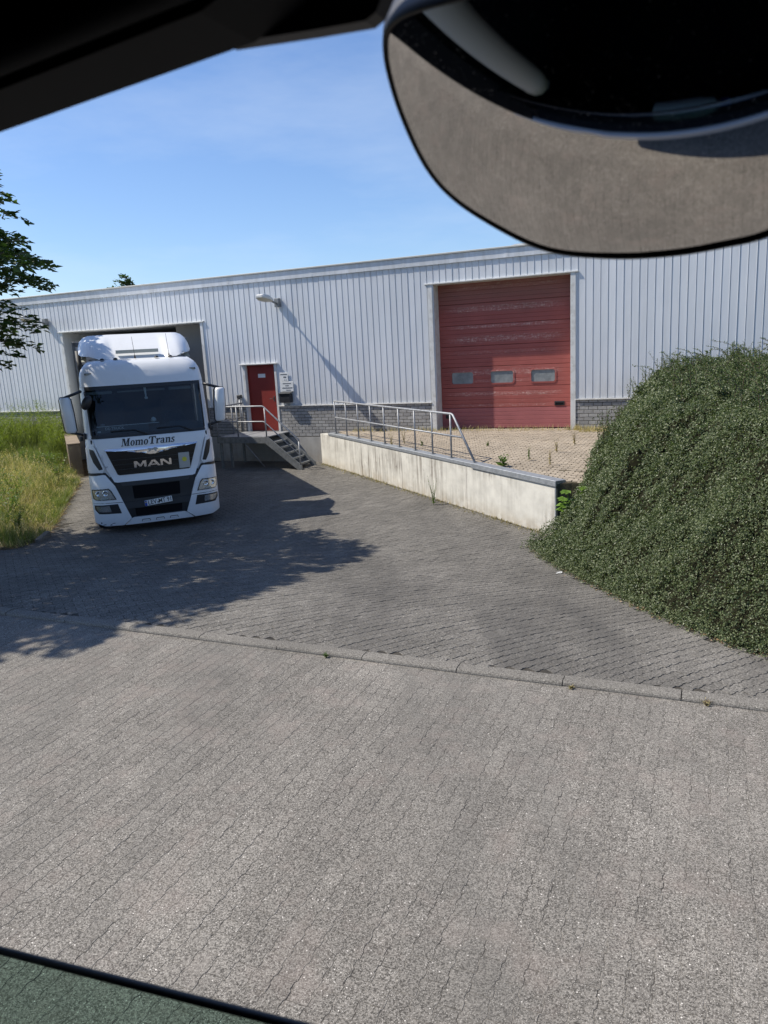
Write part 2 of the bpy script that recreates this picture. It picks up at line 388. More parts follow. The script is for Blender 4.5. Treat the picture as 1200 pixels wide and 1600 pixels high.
def text_mesh(body, size, shear=0.0, bold=0.0, extrude=0.002, spacing=1.0):
    cu = bpy.data.curves.new('t', 'FONT'); cu.body = body; cu.size = size; cu.shear = shear; cu.offset = bold; cu.extrude = extrude
    cu.align_x = 'CENTER'; cu.align_y = 'CENTER'; cu.space_character = spacing; cu.resolution_u = 4
    o = bpy.data.objects.new('t', cu); COL.objects.link(o)
    dg = bpy.context.evaluated_depsgraph_get()
    me = bpy.data.meshes.new_from_object(o.evaluated_get(dg)); bpy.data.objects.remove(o); bpy.data.curves.remove(cu)
    return me
def xz(me, x, y, z, sx=1.0):
    """stand a flat text mesh up in the xz plane, facing -y"""
    for v in me.vertices: v.co = Vector((x + v.co.x * sx, y - v.co.z, z + v.co.y))
    return me

# ------------------------------------------------------------------ site frame
TH = R(-24); T2 = np.array([math.cos(TH), math.sin(TH)]); N2 = np.array([math.sin(TH), -math.cos(TH)])
P0 = np.array([5.24, 20.65])
def fac(s, d=0.0):
    p = P0 + T2 * s + N2 * d; return float(p[0]), float(p[1])
def wdist(x, y): return -(x * N2[0] + y * N2[1])
KW0, KW1 = 6.12, 6.27
def sstep(t): t = np.clip(t, 0, 1); return t * t * (3 - 2 * t)
def zg(x, y):
    w = wdist(x, y)
    return np.where(w < KW0, 0.5, 0.53 * (1 - sstep((w - KW1) / 6.0)))
def in_poly(x, y, poly):
    x = np.asarray(x, float); y = np.asarray(y, float); ins = np.zeros(x.shape, bool); n = len(poly)
    for i in range(n):
        x0, y0 = poly[i]; x1, y1 = poly[(i + 1) % n]
        c = ((y0 > y) != (y1 > y)) & (x < (x1 - x0) * (y - y0) / (y1 - y0 + 1e-12) + x0)
        ins ^= c
    return ins
def poly_dist(x, y, pts, closed=False):
    d = np.full(np.shape(x), 1e9); n = len(pts)
    for i in range(n if closed else n - 1):
        a = np.array(pts[i]); b = np.array(pts[(i + 1) % n]); ab = b - a
        t = np.clip(((x - a[0]) * ab[0] + (y - a[1]) * ab[1]) / (ab @ ab), 0, 1)
        d = np.minimum(d, np.hypot(x - a[0] - t * ab[0], y - a[1] - t * ab[1]))
    return d

# ================================================================== GROUND
def sw(s, w): return T2[0] * s - N2[0] * w, T2[1] * s - N2[1] * w
CAMV = np.array([[*_ir], [*_iu], [*_fw]])
def in_view(x, y, z, margin=30):
    d = np.stack([x, y, z - ZC], -1) @ CAMV.T
    px = 600 + 1180 * d[..., 0] / d[..., 2]; py = 800 - 1180 * d[..., 1] / d[..., 2]
    return (d[..., 2] > 0.1) & (px > -margin) & (px < 1200 + margin) & (py > -margin) & (py < 1600 + margin)

def grid_sheet(name, us, vs, fn, m, smooth=True):
    U, V = np.meshgrid(us, vs, indexing='ij'); x, y, z = fn(U, V)
    verts = np.stack([x, y, z], -1).reshape(-1, 3); nu, nv = len(us), len(vs)
    i = (np.arange(nu - 1)[:, None] * nv + np.arange(nv - 1)[None]).ravel()
    return link(name, np_mesh(name, verts, np.stack([i, i + nv, i + nv + 1, i + 1], -1), smooth), m)

# far terrain, one sheet to the horizon
ax = np.concatenate([-np.geomspace(900, 22, 14), np.linspace(-20, 20, 41), np.geomspace(22, 900, 14)])
def terr(u, v):
    x, y = u, v + 8; return x, y, zg(x, y) - 0.07
tag(grid_sheet('terrain', ax, ax, terr, M_EARTH), kind='structure')

def stone_mesh_arrays(poly, inset, chamfer):
    """poly: right side bottom to top, then left side top to bottom; chamfered stone with its top at z = 0"""
    poly = np.array(poly); n = len(poly); h = n // 2
    d = np.roll(poly, -1, 0) - poly; d /= np.linalg.norm(d, axis=1)[:, None]
    nrm = np.stack([-d[:, 1], d[:, 0]], 1)                 # inward for counter-clockwise
    nn = nrm + np.roll(nrm, 1, 0); nn /= np.maximum((nn * nrm).sum(1), 0.6)[:, None]
    inner = poly + nn * inset
    v = np.concatenate([np.c_[inner, np.zeros(n)], np.c_[poly, np.full(n, -chamfer)]])
    f = []
    for i in range(h - 1):
        a, b, c, e = i, i + 1, n - 2 - i, n - 1 - i
        f += [(a, b, c), (a, c, e)]
    for i in range(n):
        j = (i + 1) % n
        f += [(i, n + i, n + j), (i, n + j, j)]
    return v, np.array(f)
def lay(parent, name, polys, cx, cy, rot, zf, m, joint_mesh_name, keep=300, tilt=0.006, dz=0.0012, stuff_name='paving', chamfer=(0.004, 0.011)):
    """the `keep` stones that show largest become objects, the rest one joined part"""
    z = zf(cx, cy)
    e = 0.05
    gx = (zf(cx + e, cy) - zf(cx - e, cy)) / (2 * e); gy = (zf(cx, cy + e) - zf(cx, cy - e)) / (2 * e)
    n = len(cx)
    tx = gx + rng.normal(0, tilt, n); ty = gy + rng.normal(0, tilt, n); oz = rng.normal(0, dz, n)
    dist = np.hypot(np.hypot(cx, cy), z - ZC); vis = in_view(cx, cy, z)
    order = np.argsort(np.where(vis, dist, dist + 1e4)); top = set(order[:keep].tolist())
    arrs = [stone_mesh_arrays(p, *chamfer) for p in polys]
    meshes = []
    for v, f in arrs:
        me = np_mesh(joint_mesh_name, v, f); me.materials.append(m); meshes.append(me)
    kind = rng.integers(0, len(polys), n); flip = np.zeros(n, int)
    V = []; F = []; off = 0
    for i in range(n):
        r = rot + (math.pi if flip[i] else 0.0)
        if i in top:
            o = bpy.data.objects.new(name, meshes[kind[i]]); COL.objects.link(o); o.parent = parent
            nrm = Vector((-tx[i], -ty[i], 1)).normalized()
            q = Vector((0, 0, 1)).rotation_difference(nrm) @ Matrix.Rotation(r, 3, 'Z').to_quaternion()
            o.rotation_euler = q.to_euler(); o.location = (cx[i], cy[i], z[i] + oz[i])
        else:
            v, f = arrs[kind[i]]
            c, s = math.cos(r), math.sin(r)
            X = v[:, 0] * c - v[:, 1] * s; Y = v[:, 0] * s + v[:, 1] * c
            V.append(np.stack([X + cx[i], Y + cy[i], v[:, 2] + z[i] + oz[i] + X * tx[i] + Y * ty[i]], 1)); F.append(f + off); off += len(v)
    if V:
        o = link(stuff_name, np_mesh(stuff_name, np.concatenate(V), np.concatenate(F)), m, parent); o['kind'] = 'stuff'

def tee(g, jit=0.0, amp=0.0075):
    """zigzag-edged paving stone, 22.5 x 11.25 cm; both long sides run alike so that columns nest"""
    hw = 0.05625 - g; hl = 0.1125 - g
    side = [(-hl, amp), (-0.0645, amp), (-0.0525, -amp), (-0.012, -amp), (0.0, amp), (0.048, amp), (0.060, -amp), (0.1005, -amp), (0.1105 - g, amp), (hl, amp)]
    right = [(hw + b + random.uniform(-jit, jit), a) for a, b in side]
    left = [(-hw + b + random.uniform(-jit, jit), a) for a, b in side[::-1]]
    return right + left

# --- road
road = grid_sheet('road', np.array([-30., -9.6]), np.array([-9., KW0]), lambda u, v: (*sw(u, v), u * 0 + 0.4990), M_ROAD, False)
tag(road, kind='structure')
_b = MB()
for s0, s1, w0, w1 in ((-9.6, 5.6, -9, 1.0), (5.6, 30, -9, KW0)):
    _b.face([(*sw(s0, w0), 0.4990), (*sw(s1, w0), 0.4990), (*sw(s1, w1), 0.4990), (*sw(s0, w1), 0.4990)])
_b.build('road_surface', M_ROAD, road)
_b = MB(); _b.face([(*sw(-9.6, 1.0), 0.4982), (*sw(5.6, 1.0), 0.4982), (*sw(5.6, KW1), 0.4982), (*sw(-9.6, KW1), 0.4982)])
_b.build('joint_sand', M_JOINT, road)
ks = np.arange(-85, 50); js = np.arange(4, 29)
K, J = np.meshgrid(ks, js, indexing='ij')
S = K * 0.1125; W = J * 0.225 + (K % 2) * 0.1125
ok = (W < KW0 + 0.16) & (W > 0.9)
x, y = sw(S[ok], W[ok])
flat = lambda x, y: np.full(np.shape(x), 0.5)
lay(road, 'paver', [tee(0.0012, 0.0008, 0.0050) for _ in range(6)], x, y, TH, flat, M_ROAD, 'paver', 300, 0.0028, 0.0005, chamfer=(0.0012, 0.0030))

# --- kerb
kerb = empty('kerb', (*sw(0, KW0), 0.5), TH); tag(kerb, kind='structure')
prof = [(0.006, -0.06), (0.006, 0.012), (0.012, 0.026), (0.024, 0.036), (0.045, 0.041), (0.143, 0.042), (0.148, 0.038), (0.148, -0.06)]
kb = MB(); kb.prism(prof, 'x', -0.476, 0.476); kme = kb.mesh('kerb_stone'); kme.materials.append(M_KERB)
for i in range(-17, 9):
    o = bpy.data.objects.new('kerb_stone', kme); COL.objects.link(o); o.parent = kerb
    o.location = (i * 0.96 + 0.31, random.uniform(-0.004, 0.004), random.uniform(-0.003, 0.003)); o.rotation_euler = (0, random.uniform(-.003, .003), random.uniform(-.004, .004))

# --- yard
SHRUB_FRONT = [(2.45, 12.3), (2.58, 11.04), (2.8, 9.45), (2.91, 8.31), (3.1, 7.32), (3.24, 6.86), (3.45, 6.45)]
YARD = [sw(-16, KW0), sw(-13, 12.4), (-7.6, 12.75), (-6.62, 13.3), (-6.75, 14.6), (-7.2, 16.3), (-7.9, 18.6), (-8.9, 22.1), (-10.2, 25.2), fac(-18), fac(-11.9), fac(-6.9), (-1.42, 22.6), (3.03, 12.99)] + SHRUB_FRONT + [sw(3.2, KW0)]
WALLA = np.array([-1.42, 22.6]); WALLB = np.array([3.03, 12.99]); WU = (WALLB - WALLA) / np.linalg.norm(WALLB - WALLA); WN = np.array([WU[1], -WU[0]])  # WN points to the yard
yard = grid_sheet('yard', np.linspace(-18, 8, 40), np.linspace(KW1 - 0.05, 28, 120), lambda u, v: (*sw(u, v), zg(*sw(u, v + 0.001)) - 0.0055), M_YJOINT)
tag(yard, kind='structure')
YA = R(27.5) - math.pi / 2
ca, sa = math.cos(YA), math.sin(YA)
K, J = np.meshgrid(np.arange(-220, 220), np.arange(-60, 140), indexing='ij')
a_ = K * 0.1125; b_ = J * 0.225 + (K % 2) * 0.1125
x = a_ * ca - b_ * sa; y = a_ * sa + b_ * ca
ok = in_poly(x, y, YARD) & (wdist(x, y) > KW0 + 0.135) & (x > -10.0) & (wdist(x, y) < 21.5)
x, y = x[ok], y[ok]
lay(yard, 'paver', [tee(0.0026, 0.0015, 0.0062) for _ in range(6)], x, y, YA, lambda x, y: zg(x, y), M_YARD, 'paver', 300, 0.008, 0.0012, chamfer=(0.0024, 0.0065))

# --- loading platform
PZ = 0.97
PLAT = [fac(-7.0), tuple(WALLA - WN * 0.02), tuple(WALLB - WN * 0.02), (3.3, 12.95), (5.2, 12.2), (10, 12.4), (16, 13.5), fac(9)]
pb = MB(); pb.prism([(p[0], p[1]) for p in PLAT], 'z', -0.2, PZ - 0.010)
platform = pb.build('loading_platform', M_PJOINT); tag(platform, kind='structure')
K, J = np.meshgrid(np.arange(-60, 60), np.arange(-20, 130), indexing='ij')
S = K * 0.205 + (J % 2) * 0.1025; D = J * 0.105
x = P0[0] + T2[0] * S + N2[0] * (D + 0.06 - 0.4); y = P0[1] + T2[1] * S + N2[1] * (D + 0.06 - 0.4)
Dd = D + 0.06 - 0.4
PV = [fac(-7.0, 0.03), tuple(WALLA - WN * 0.24), tuple(WALLB - WN * 0.24), (3.6, 12.75), (5.6, 14.0), (7.8, 19.6), fac(2.6, 0.03)]
ok = in_poly(x, y, PV) | ((S > -3.74) & (S < -0.13) & (Dd > -0.36) & (Dd < 0.1))
h = 0.095; l = 0.047
lay(platform, 'paver', [[(h + random.uniform(-.002, .002), -l), (h, l), (-h + random.uniform(-.002, .002), l), (-h, -l)] for _ in range(4)], x[ok], y[ok], TH, lambda x, y: np.full(np.shape(x), PZ), M_PLAT, 'paver', 300, 0.014, 0.003)

# --- grassy bank left of the dock
EDGE = [(-16, 16.0), (-13, 12.4 / 0.9135 + 5.4), (-7.6, 12.75), (-6.62, 13.3), (-6.75, 14.6), (-7.2, 16.3), (-7.9, 18.6), (-8.9, 22.1), (-9.9, 24.2)]
EDGE = [(-18, 13.6), (-12, 12.9)] + EDGE[2:]
BANK = EDGE + [(-10.15, 24.9), (-11.2, 27.7), fac(-18.1, 0.05), fac(-26, 0.05), (-30, 20)]
def zbank(x, y):
    u = poly_dist(x, y, EDGE) * np.where(in_poly(x, y, BANK), 1, 0)
    base = zg(x, y)
    n1 = np.array([noise.noise((a * 0.5, b * 0.5, 3)) for a, b in zip(np.ravel(x), np.ravel(y))]).reshape(np.shape(x))
    return base * (1 - sstep(u / 3)) + np.where(u > 0, 0.03, -0.05) + 1.02 * sstep(u / 5.5) + n1 * 0.10 * sstep(u / 1.0)
def bankfn(u, v): return u, v, zbank(u, v)
bank = grid_sheet('grass_bank', np.linspace(-18, -6.2, 60), np.linspace(12.5, 34, 90), bankfn, M_SOIL); tag(bank, kind='structure')

# ================================================================== WAREHOUSE  (local x along the wall, -y towards the viewer)
wh = empty('warehouse', (P0[0], P0[1], 0), TH)
tag(wh, 'long pale grey sheet-clad warehouse with grey brick plinth and big red door', 'warehouse')
S0, S1 = -27.0, 10.5
ZB, ZT, ZF, ZR = 0.82, 1.80, 5.63, 5.92
BD = (-3.87, 0.0, 0.9, 5.10); BAY = (-17.94, -11.93, -0.2, 4.56); PD = (-10.36, -9.26, 0.98, 3.12)
OPEN = (BD, BAY, PD)
def wall_boxes(mb, z0, z1, y0, y1):
    xs = sorted({S0, S1, *[v for o in OPEN for v in o[:2]]})
    for a, b in zip(xs, xs[1:]):
        c = (a + b) / 2; spans = [(z0, z1)]
        for o in OPEN:
            if o[0] < c < o[1]:
                new = []
                for p, q in spans:
                    if o[2] > p: new.append((p, min(q, o[2])))
                    if o[3] < q: new.append((max(p, o[3]), q))
                spans = [s for s in new if s[1] - s[0] > 0.01]
        for p, q in spans: mb.box((a, y0, p), (b, y1, q))
_b = MB(); wall_boxes(_b, ZT, 5.9, 0.004, 0.30); _b.build('wall', M_GREYLINING, wh)
plinth = empty('brick_plinth'); plinth.parent = wh
for a, c in ((S0, BAY[0]), (BAY[1], PD[0]), (PD[1], BD[0]), (BD[1], S1)):
    MB().box((a, 0.012, ZB - 0.02), (c, 0.30, ZT)).build('mortar_bed', M_MORTAR, plinth)
_b = MB(); wall_boxes(_b, -0.4, ZB - 0.022, -0.035, 0.30); _b.build('concrete_base', M_BASE, wh)
_b = MB(); _b.box((S0, 0.02, 5.82), (S1, 34, 5.90)); _b.build('roof', M_ROOF, wh)
_b = MB(); _b.box((S0, -0.050, ZF), (S1, 0.0, ZR - 0.05), 0.004)
_b.build('fascia', M_CLAD, wh)
_b = MB(); _b.box((S0, -0.085, ZR - 0.048), (S1, 0.12, ZR), 0.008); _b.build('coping', M_COPE, wh)
for k in range(13):
    xx = S0 + 1.3 + k * 3.0
    MB().box((xx - 0.05, -0.053, ZF + 0.005), (xx + 0.05, -0.048, ZR - 0.055)).build('fascia_joint_cover', M_CLAD, wh)
# cladding panels, one object each
PW = 0.1915
def panel_mesh(z0, z1):
    p = [(0, -0.006), (0.012, -0.013), (PW - 0.030, -0.011), (PW - 0.018, -0.0085), (PW - 0.015, -0.021), (PW - 0.007, -0.021), (PW - 0.002, -0.004)]
    verts = []; faces = []
    zs = (z0, z1); n = len(p)
    for z in zs:
        for a, b in p: verts.append((a, b, z))
    for i in range(n - 1): faces.append((i, i + 1, n + i + 1, n + i))
    me = bpy.data.meshes.new('cladding_panel'); me.from_pydata(verts, [], faces); me.materials.append(M_CLAD); return me
pm = {k: panel_mesh(z, ZF + 0.03) for k, z in (('full', ZT + 0.012), ('bd', BD[3] + 0.03), ('bay', BAY[3] + 0.03), ('pd', PD[3] + 0.03))}
x0 = S0
while x0 < S1 - PW:
    c = x0 + PW / 2; k = 'full'
    for o, kk in ((BD, 'bd'), (BAY, 'bay'), (PD, 'pd')):
        if o[0] - 0.02 < c < o[1] + 0.02: k = kk
    q = link('cladding_panel', pm[k], None, wh); q.location = (x0, random.uniform(-0.0015, 0.0015), 0)
    x0 += PW
# plinth sill strips and opening trims
for a, b in ((S0, BAY[0] - 0.02), (BAY[1] + 0.02, PD[0] - 0.06), (PD[1] + 0.06, BD[0] - 0.13), (BD[1] + 0.13, S1)):
    _b = MB(); _b.box((a, -0.062, ZT - 0.022), (b, 0.0, ZT + 0.006), 0.003); _b.build('sill_strip', M_TRIM, wh)
def trims(o, tw, reach, lining, deep):
    _b = MB()
    zj = {id(BD): PZ, id(PD): o[2]}.get(id(o), ZT) + 0.004
    _b.box((o[0] - tw, -0.040, zj), (o[0], 0.003, o[3])); _b.build('jamb_trim', M_TRIM, wh)
    _b = MB(); _b.box((o[1], -0.040, zj), (o[1] + tw, 0.003, o[3])); _b.build('jamb_trim', M_TRIM, wh)
    _b = MB(); _b.box((o[0] - tw - 0.09, -reach, o[3]), (o[1] + tw + 0.07, 0.003, o[3] + 0.035), 0.004); _b.build('lintel_drip', M_TRIM, wh)
    for xx0, xx1 in ((o[0] - 0.004, o[0] + 0.012), (o[1] - 0.012, o[1] + 0.004)):
        _b = MB(); _b.box((xx0, 0.005, o[2]), (xx1, deep, o[3])); _b.build('reveal', lining, wh)
    _b = MB(); _b.box((o[0] + 0.012, 0.005, o[3] - 0.012), (o[1] - 0.012, deep, o[3] + 0.002)); _b.build('soffit', lining, wh)
trims(BD, 0.13, 0.06, M_TRIM, 0.5); trims(PD, 0.07, 0.10, M_TRIM, 0.2); trims(BAY, 0.10, 0.07, M_GREYLINING, 6.0)
_b = MB(); _b.box((BAY[1] - 1.6, 0.75, -0.2), (BAY[1] - 0.013, 0.85, BAY[3] - 0.013)); _b.build('added_bay_panel', mat('added_bay_panel_grey', (0.20, 0.195, 0.185), 0.85), wh)  # partial wall added to catch skylight, so the bay's right side reads grey
_b = MB(); _b.box((BAY[0], 6.0, -0.2), (BAY[1], 6.2, BAY[3])); _b.build('bay_back_wall', M_GREYLINING, wh)
_b = MB(); _b.box((BAY[0], 0.35, -0.2), (BAY[0] + 0.03, 6.0, 1.8)); _b.build('bay_side_plinth', M_BRICK, wh)
_b = MB(); _b.box((BAY[0] - 0.35, 0.30, -0.2), (BAY[0] - 0.005, 6.2, 5.0)); _b.box((BAY[1] + 0.005, 0.30, -0.2), (BAY[1] + 0.3, 6.2, 5.0)); _b.build('bay_wall', M_GREYLINING, wh)

# bricks: .24 x .1 courses, the nearest 300 in view as objects
BL, BH = 0.240, 0.098
bx_, bz_, cut = [], [], []
SEG = ((S0, BAY[0] - 0.012), (BAY[1] + 0.012, PD[0] - 0.075), (PD[1] + 0.075, BD[0] - 0.135), (BD[1] + 0.135, S1))
for r in range(10):
    z = ZB + 0.004 + r * BH
    s = S0 + (0.12 if r % 2 else 0.0)
    while s < S1 - BL:
        for a, c in SEG:
            l0, l1 = max(s, a), min(s + BL, c)
            if l1 - l0 > BL - 0.005: bx_.append(s); bz_.append(z)
            elif l1 - l0 > 0.05: cut.append((l0, l1 - l0, z))
        s += BL
bx_ = np.array(bx_); bz_ = np.array(bz_)
def brick_mesh(l, h):
    b = MB(); b.box((0, -0.022, 0), (l, 0.012, h), 0.004); return b.mesh('brick')
bm_ = brick_mesh(BL - 0.012, BH - 0.014); bm_.materials.append(M_BRICK)
cx = P0[0] + T2[0] * (bx_ + .12); cy = P0[1] + T2[1] * (bx_ + .12)
seen = in_view(cx, cy, bz_, 0) & ((bz_ > 0.95) | (bx_ < -6.9)) & (bx_ < 2.0) & ((bx_ > -10.9))
od = np.argsort(np.where(seen, np.hypot(cx, cy), 1e5 + np.hypot(cx, cy)))[:300]; keep = set(od.tolist())
bv = np.array([v.co[:] for v in bm_.vertices]); bf = [tuple(p.vertices) for p in bm_.polygons]
Vv, Ff, off = [], [], 0
for i in range(len(bx_)):
    dy = random.uniform(-0.002, 0.002)
    if i in keep:
        o = bpy.data.objects.new('brick', bm_); COL.objects.link(o); o.parent = plinth; o.location = (bx_[i], dy, bz_[i])
    else:
        Vv.append(bv + [bx_[i], dy, bz_[i]]); Ff += [tuple(j + off for j in f) for f in bf]; off += len(bv)
for l0, ll, z in cut:
    Vv.append(bv * [ll / BL, 1, 1] + [l0, random.uniform(-0.002, 0.002), z]); Ff += [tuple(j + off for j in f) for f in bf]; off += len(bv)
me = bpy.data.meshes.new('bricks'); me.from_pydata(np.concatenate(Vv).tolist(), [], Ff)
o = link('brickwork', me, M_BRICK, plinth); o['kind'] = 'stuff'

# sectional door
DY = 0.45
sd_ = empty('sectional_door', (0, DY, 0)); sd_.parent = wh
nsec = 7; sz0 = PZ + 0.012; sh = (BD[3] + 0.02 - sz0) / nsec
WINS = [(-3.53, -2.86), (-2.36, -1.68), (-1.19, -0.50)]
for k in range(nsec):
    z0 = sz0 + k * sh; z1 = z0 + sh - 0.006
    # ribbed face: five shallow grooves
    pts = []
    ng = 5
    for g in range(ng):
        za = z0 + (z1 - z0) * g / ng; zb = z0 + (z1 - z0) * (g + 1) / ng
        pts += [(0.008 if g else 0.012, za), (0.0, za + 0.010), (0.0, zb - 0.008)]
    pts += [(0.012, z1)]
    poly = pts + [(0.05, z1), (0.05, z0)]
    b = MB()
    if k == 2:
        # leave the window openings free: strips between, above and below them
        wz0, wz1 = 2.26, 2.62
        xs = [BD[0] + 0.014]
        for a, c in WINS: xs += [a, c]
        xs += [BD[1] - 0.014]
        for i in range(0, len(xs), 2): b.prism(poly, 'x', xs[i], xs[i + 1])
        lo = [(p, z) for p, z in pts if z <= wz0]; lo = lo + [(0.0, wz0), (0.05, wz0), (0.05, z0)]
        hi = [(0.0, wz1)] + [(p, z) for p, z in pts if z > wz1] + [(0.05, z1), (0.05, wz1)]
        for a, c in WINS:
            b.prism(lo, 'x', a, c)
            if wz1 < z1 - 0.005: b.prism(hi, 'x', a, c)
    else: b.prism(poly, 'x', BD[0] + 0.014, BD[1] - 0.014)
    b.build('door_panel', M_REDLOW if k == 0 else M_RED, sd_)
for a, c in WINS:
    outer = round_rect(a - 0.03, c + 0.03, 2.23, 2.65, 0.09); inner = round_rect(a + 0.012, c - 0.012, 2.275, 2.605, 0.06)
    b = MB(); n = len(outer)
    vo = [b.bm.verts.new((p[0], -0.012, p[1])) for p in outer]; vi = [b.bm.verts.new((p[0], -0.014, p[1])) for p in inner]; vb = [b.bm.verts.new((p[0], 0.0, p[1])) for p in outer]; vd = [b.bm.verts.new((p[0], 0.02, p[1])) for p in inner]
    for i in range(n):
        j = (i + 1) % n
        b.bm.faces.new((vo[i], vo[j], vi[j], vi[i])); b.bm.faces.new((vb[i], vb[j], vo[j], vo[i])); b.bm.faces.new((vi[i], vi[j], vd[j], vd[i]))
    b.build('window_frame', M_RED, sd_)
    b = MB(); b.prism(round_rect(a + 0.005, c - 0.005, 2.27, 2.61, 0.06), 'y', 0.010, 0.02); b.build('window_pane', M_PANE, sd_)
b = MB(); b.box((-0.53, -0.018, 1.60), (-0.25, 0.01, 1.72), 0.012, 2); gr = b.build('grip_plate', M_BLACK, sd_)
MB().box((-0.50, -0.022, 1.625), (-0.28, -0.0185, 1.68), 0.001).build('grip_slot', M_CAVITY, gr)
MB().box((-3.74, -0.03, 1.27), (-3.55, 0.01, 1.37), 0.008).build('lock_box', M_BLACK, sd_)
MB().box((BD[0] + 0.013, -0.012, PZ + 0.002), (BD[1] - 0.013, 0.05, sz0 - 0.001)).build('bottom_seal', M_BLACKR, sd_)
MB().box((BD[0] + 0.013, 0.062, 0.9), (BD[1] - 0.013, 0.09, BD[3] + 0.15)).build('backing', M_CAVITY, sd_)

# personnel door
pdr = empty('personnel_door', (0, 0.105, 0)); pdr.parent = wh
MB().box((PD[0] + 0.055, 0, PD[2] + 0.015), (PD[1] - 0.055, 0.05, PD[3] - 0.06), 0.003).build('door_leaf', M_REDDOOR, pdr)
b = MB()
for a, c in ((PD[0] + 0.013, PD[0] + 0.052), (PD[1] - 0.052, PD[1] - 0.013)): b.box((a, -0.02, PD[2] + 0.01), (c, 0.05, PD[3] - 0.013))
b.box((PD[0] + 0.052, -0.02, PD[3] - 0.057), (PD[1] - 0.052, 0.05, PD[3] - 0.013)); b.build('door_frame', M_REDDOOR, pdr)
b = MB(); b.tube([(PD[1] - 0.16, 0.0, 2.02), (PD[1] - 0.16, -0.05, 2.02), (PD[1] - 0.30, -0.055, 2.02)], 0.010, 8); b.box((PD[1] - 0.185, -0.008, 1.93), (PD[1] - 0.135, 0.0, 2.10), 0.003); b.build('door_handle', M_DKGREY, pdr)
MB().box((PD[0] + 0.40, -0.006, 2.70), (PD[0] + 0.67, 0.0, 2.82), 0.002).build('name_plate', M_SIGN, pdr)
MB().box((PD[0] + 0.05, -0.03, PD[2] - 0.005), (PD[1] - 0.05, 0.06, PD[2] + 0.012)).build('threshold', M_GALVD, pdr)
MB().box((PD[0] + 0.013, 0.055, PD[2] - .1), (PD[1] - 0.013, 0.09, PD[3])).build('backing', M_CAVITY, pdr)

# roof light showing over the coping
b = MB(); 
for i in range(1):
    b.prism([(-1.95, 5.905), (-1.9, 5.97), (-1.6, 6.03), (2.4, 6.06), (2.8, 6.0), (2.8, 5.905)], 'y', 0.6, 2.2)
o = b.build('roof_light', M_SIGN, wh)

# ---- things fixed to the wall
def wall_lamp(s, label):
    t = empty('wall_lamp', (*fac(s), 4.93), TH); tag(t, label, 'wall lamp', 'lamps on the warehouse wall')
    MB().box((-0.08, -0.17, -0.10), (0.08, -0.03, 0.16), 0.01, 2).build('bracket', M_GALVD, t)
    MB().tube([(0, -0.12, 0.0), (0, -0.30, 0.035), (0, -0.50, 0.085)], 0.03, 10).build('arm', M_GALVD, t)
    # housing: tapered shell, wide at the front
    b = MB(); secs = [(-0.44, 0.055, 0.05, 0.075), (-0.52, 0.12, 0.085, 0.09), (-0.78, 0.17, 0.12, 0.125), (-1.05, 0.165, 0.11, 0.155), (-1.15, 0.11, 0.06, 0.17)]
    rings = []
    for yy, hw, hh, zc in secs:
        prof_ = [(-hw, 0), (-hw, hh * 0.45), (-hw * 0.72, hh), (hw * 0.72, hh), (hw, hh * 0.45), (hw, 0)]
        rings.append([b.bm.verts.new((p[0], yy, zc + p[1] - 0.02)) for p in prof_])
    for a, c in zip(rings, rings[1:]):
        for i in range(6): b.bm.faces.new((a[i], a[(i + 1) % 6], c[(i + 1) % 6], c[i]))
    b.bm.faces.new(rings[0]); b.bm.faces.new(rings[-1][::-1]); b.build('housing', M_LAMPB, t)
    b = MB(); prof2 = []
    for (yy, hw, hh, zc), dp in zip(secs, (0.0, 0.03, 0.075, 0.07, 0.012)):
        prof2.append([b.bm.verts.new((p * hw * 0.86, yy * 0.985 - 0.012, zc - 0.021 - dp * q)) for p, q in ((-1, 0), (-0.7, 0.8), (0, 1), (0.7, 0.8), (1, 0))])
    for a, c in zip(prof2, prof2[1:]):
        for i in range(4): f = b.bm.faces.new((a[i], a[i + 1], c[i + 1], c[i])); f.smooth = True
    b.build('diffuser', M_LAMPG, t)
    return t
wall_lamp(-8.90, 'grey street-type lamp on wall arm above and right of the small red door')
wall_lamp(-18.60, 'grey wall lamp half hidden by tree leaves, left of the lorry bay')
def sign(name, s0, s1, z0, z1, label, lines):
    t = empty(name, (*fac(s0, 0.035), z0), TH); tag(t, label, 'sign')
    w, h = s1 - s0, z1 - z0
    MB().box((0, -0.012, 0), (w, 0.0, h), 0.003).build('sign_board', M_SIGN, t)
    b = MB()
    for (u0, u1, v, hh) in lines:
        # rows of short illegible marks, as far as the photograph lets one see
        u = u0
        while u < u1 - 0.01:
            du = random.uniform(0.022, 0.045)
            b.box((u * w, -0.0145, v * h), (min(u + du, u1) * w, -0.0125, (v + hh * random.uniform(0.7, 1.0)) * h)); u += du + 0.012
    b.build('print', M_PRINT, t)
sign('small_sign', -9.07, -8.77, 2.56, 2.83, 'upper, smaller white sign on the cladding right of the small red door', [(0.10, 0.90, 0.74, 0.13), (0.45, 0.80, 0.40, 0.18), (0.50, 0.62, 0.12, 0.09), (0.7, 0.82, 0.12, 0.09)])
sign('notice_sign', -9.05, -8.60, 2.24, 2.55, 'lower, larger white notice sign directly above the letter box', [(0.16, 0.84, 0.76, 0.11), (0.36, 0.66, 0.54, 0.11), (0.10, 0.92, 0.31, 0.12), (0.40, 0.80, 0.10, 0.09)])
t = empty('letter_box', (*fac(-9.06, 0.03), 1.90), TH); tag(t, 'black letter box on the wall under the two white signs', 'letter box')
MB().box((0, -0.17, 0), (0.40, 0, 0.27), 0.008).build('box_body', M_BLACK, t)
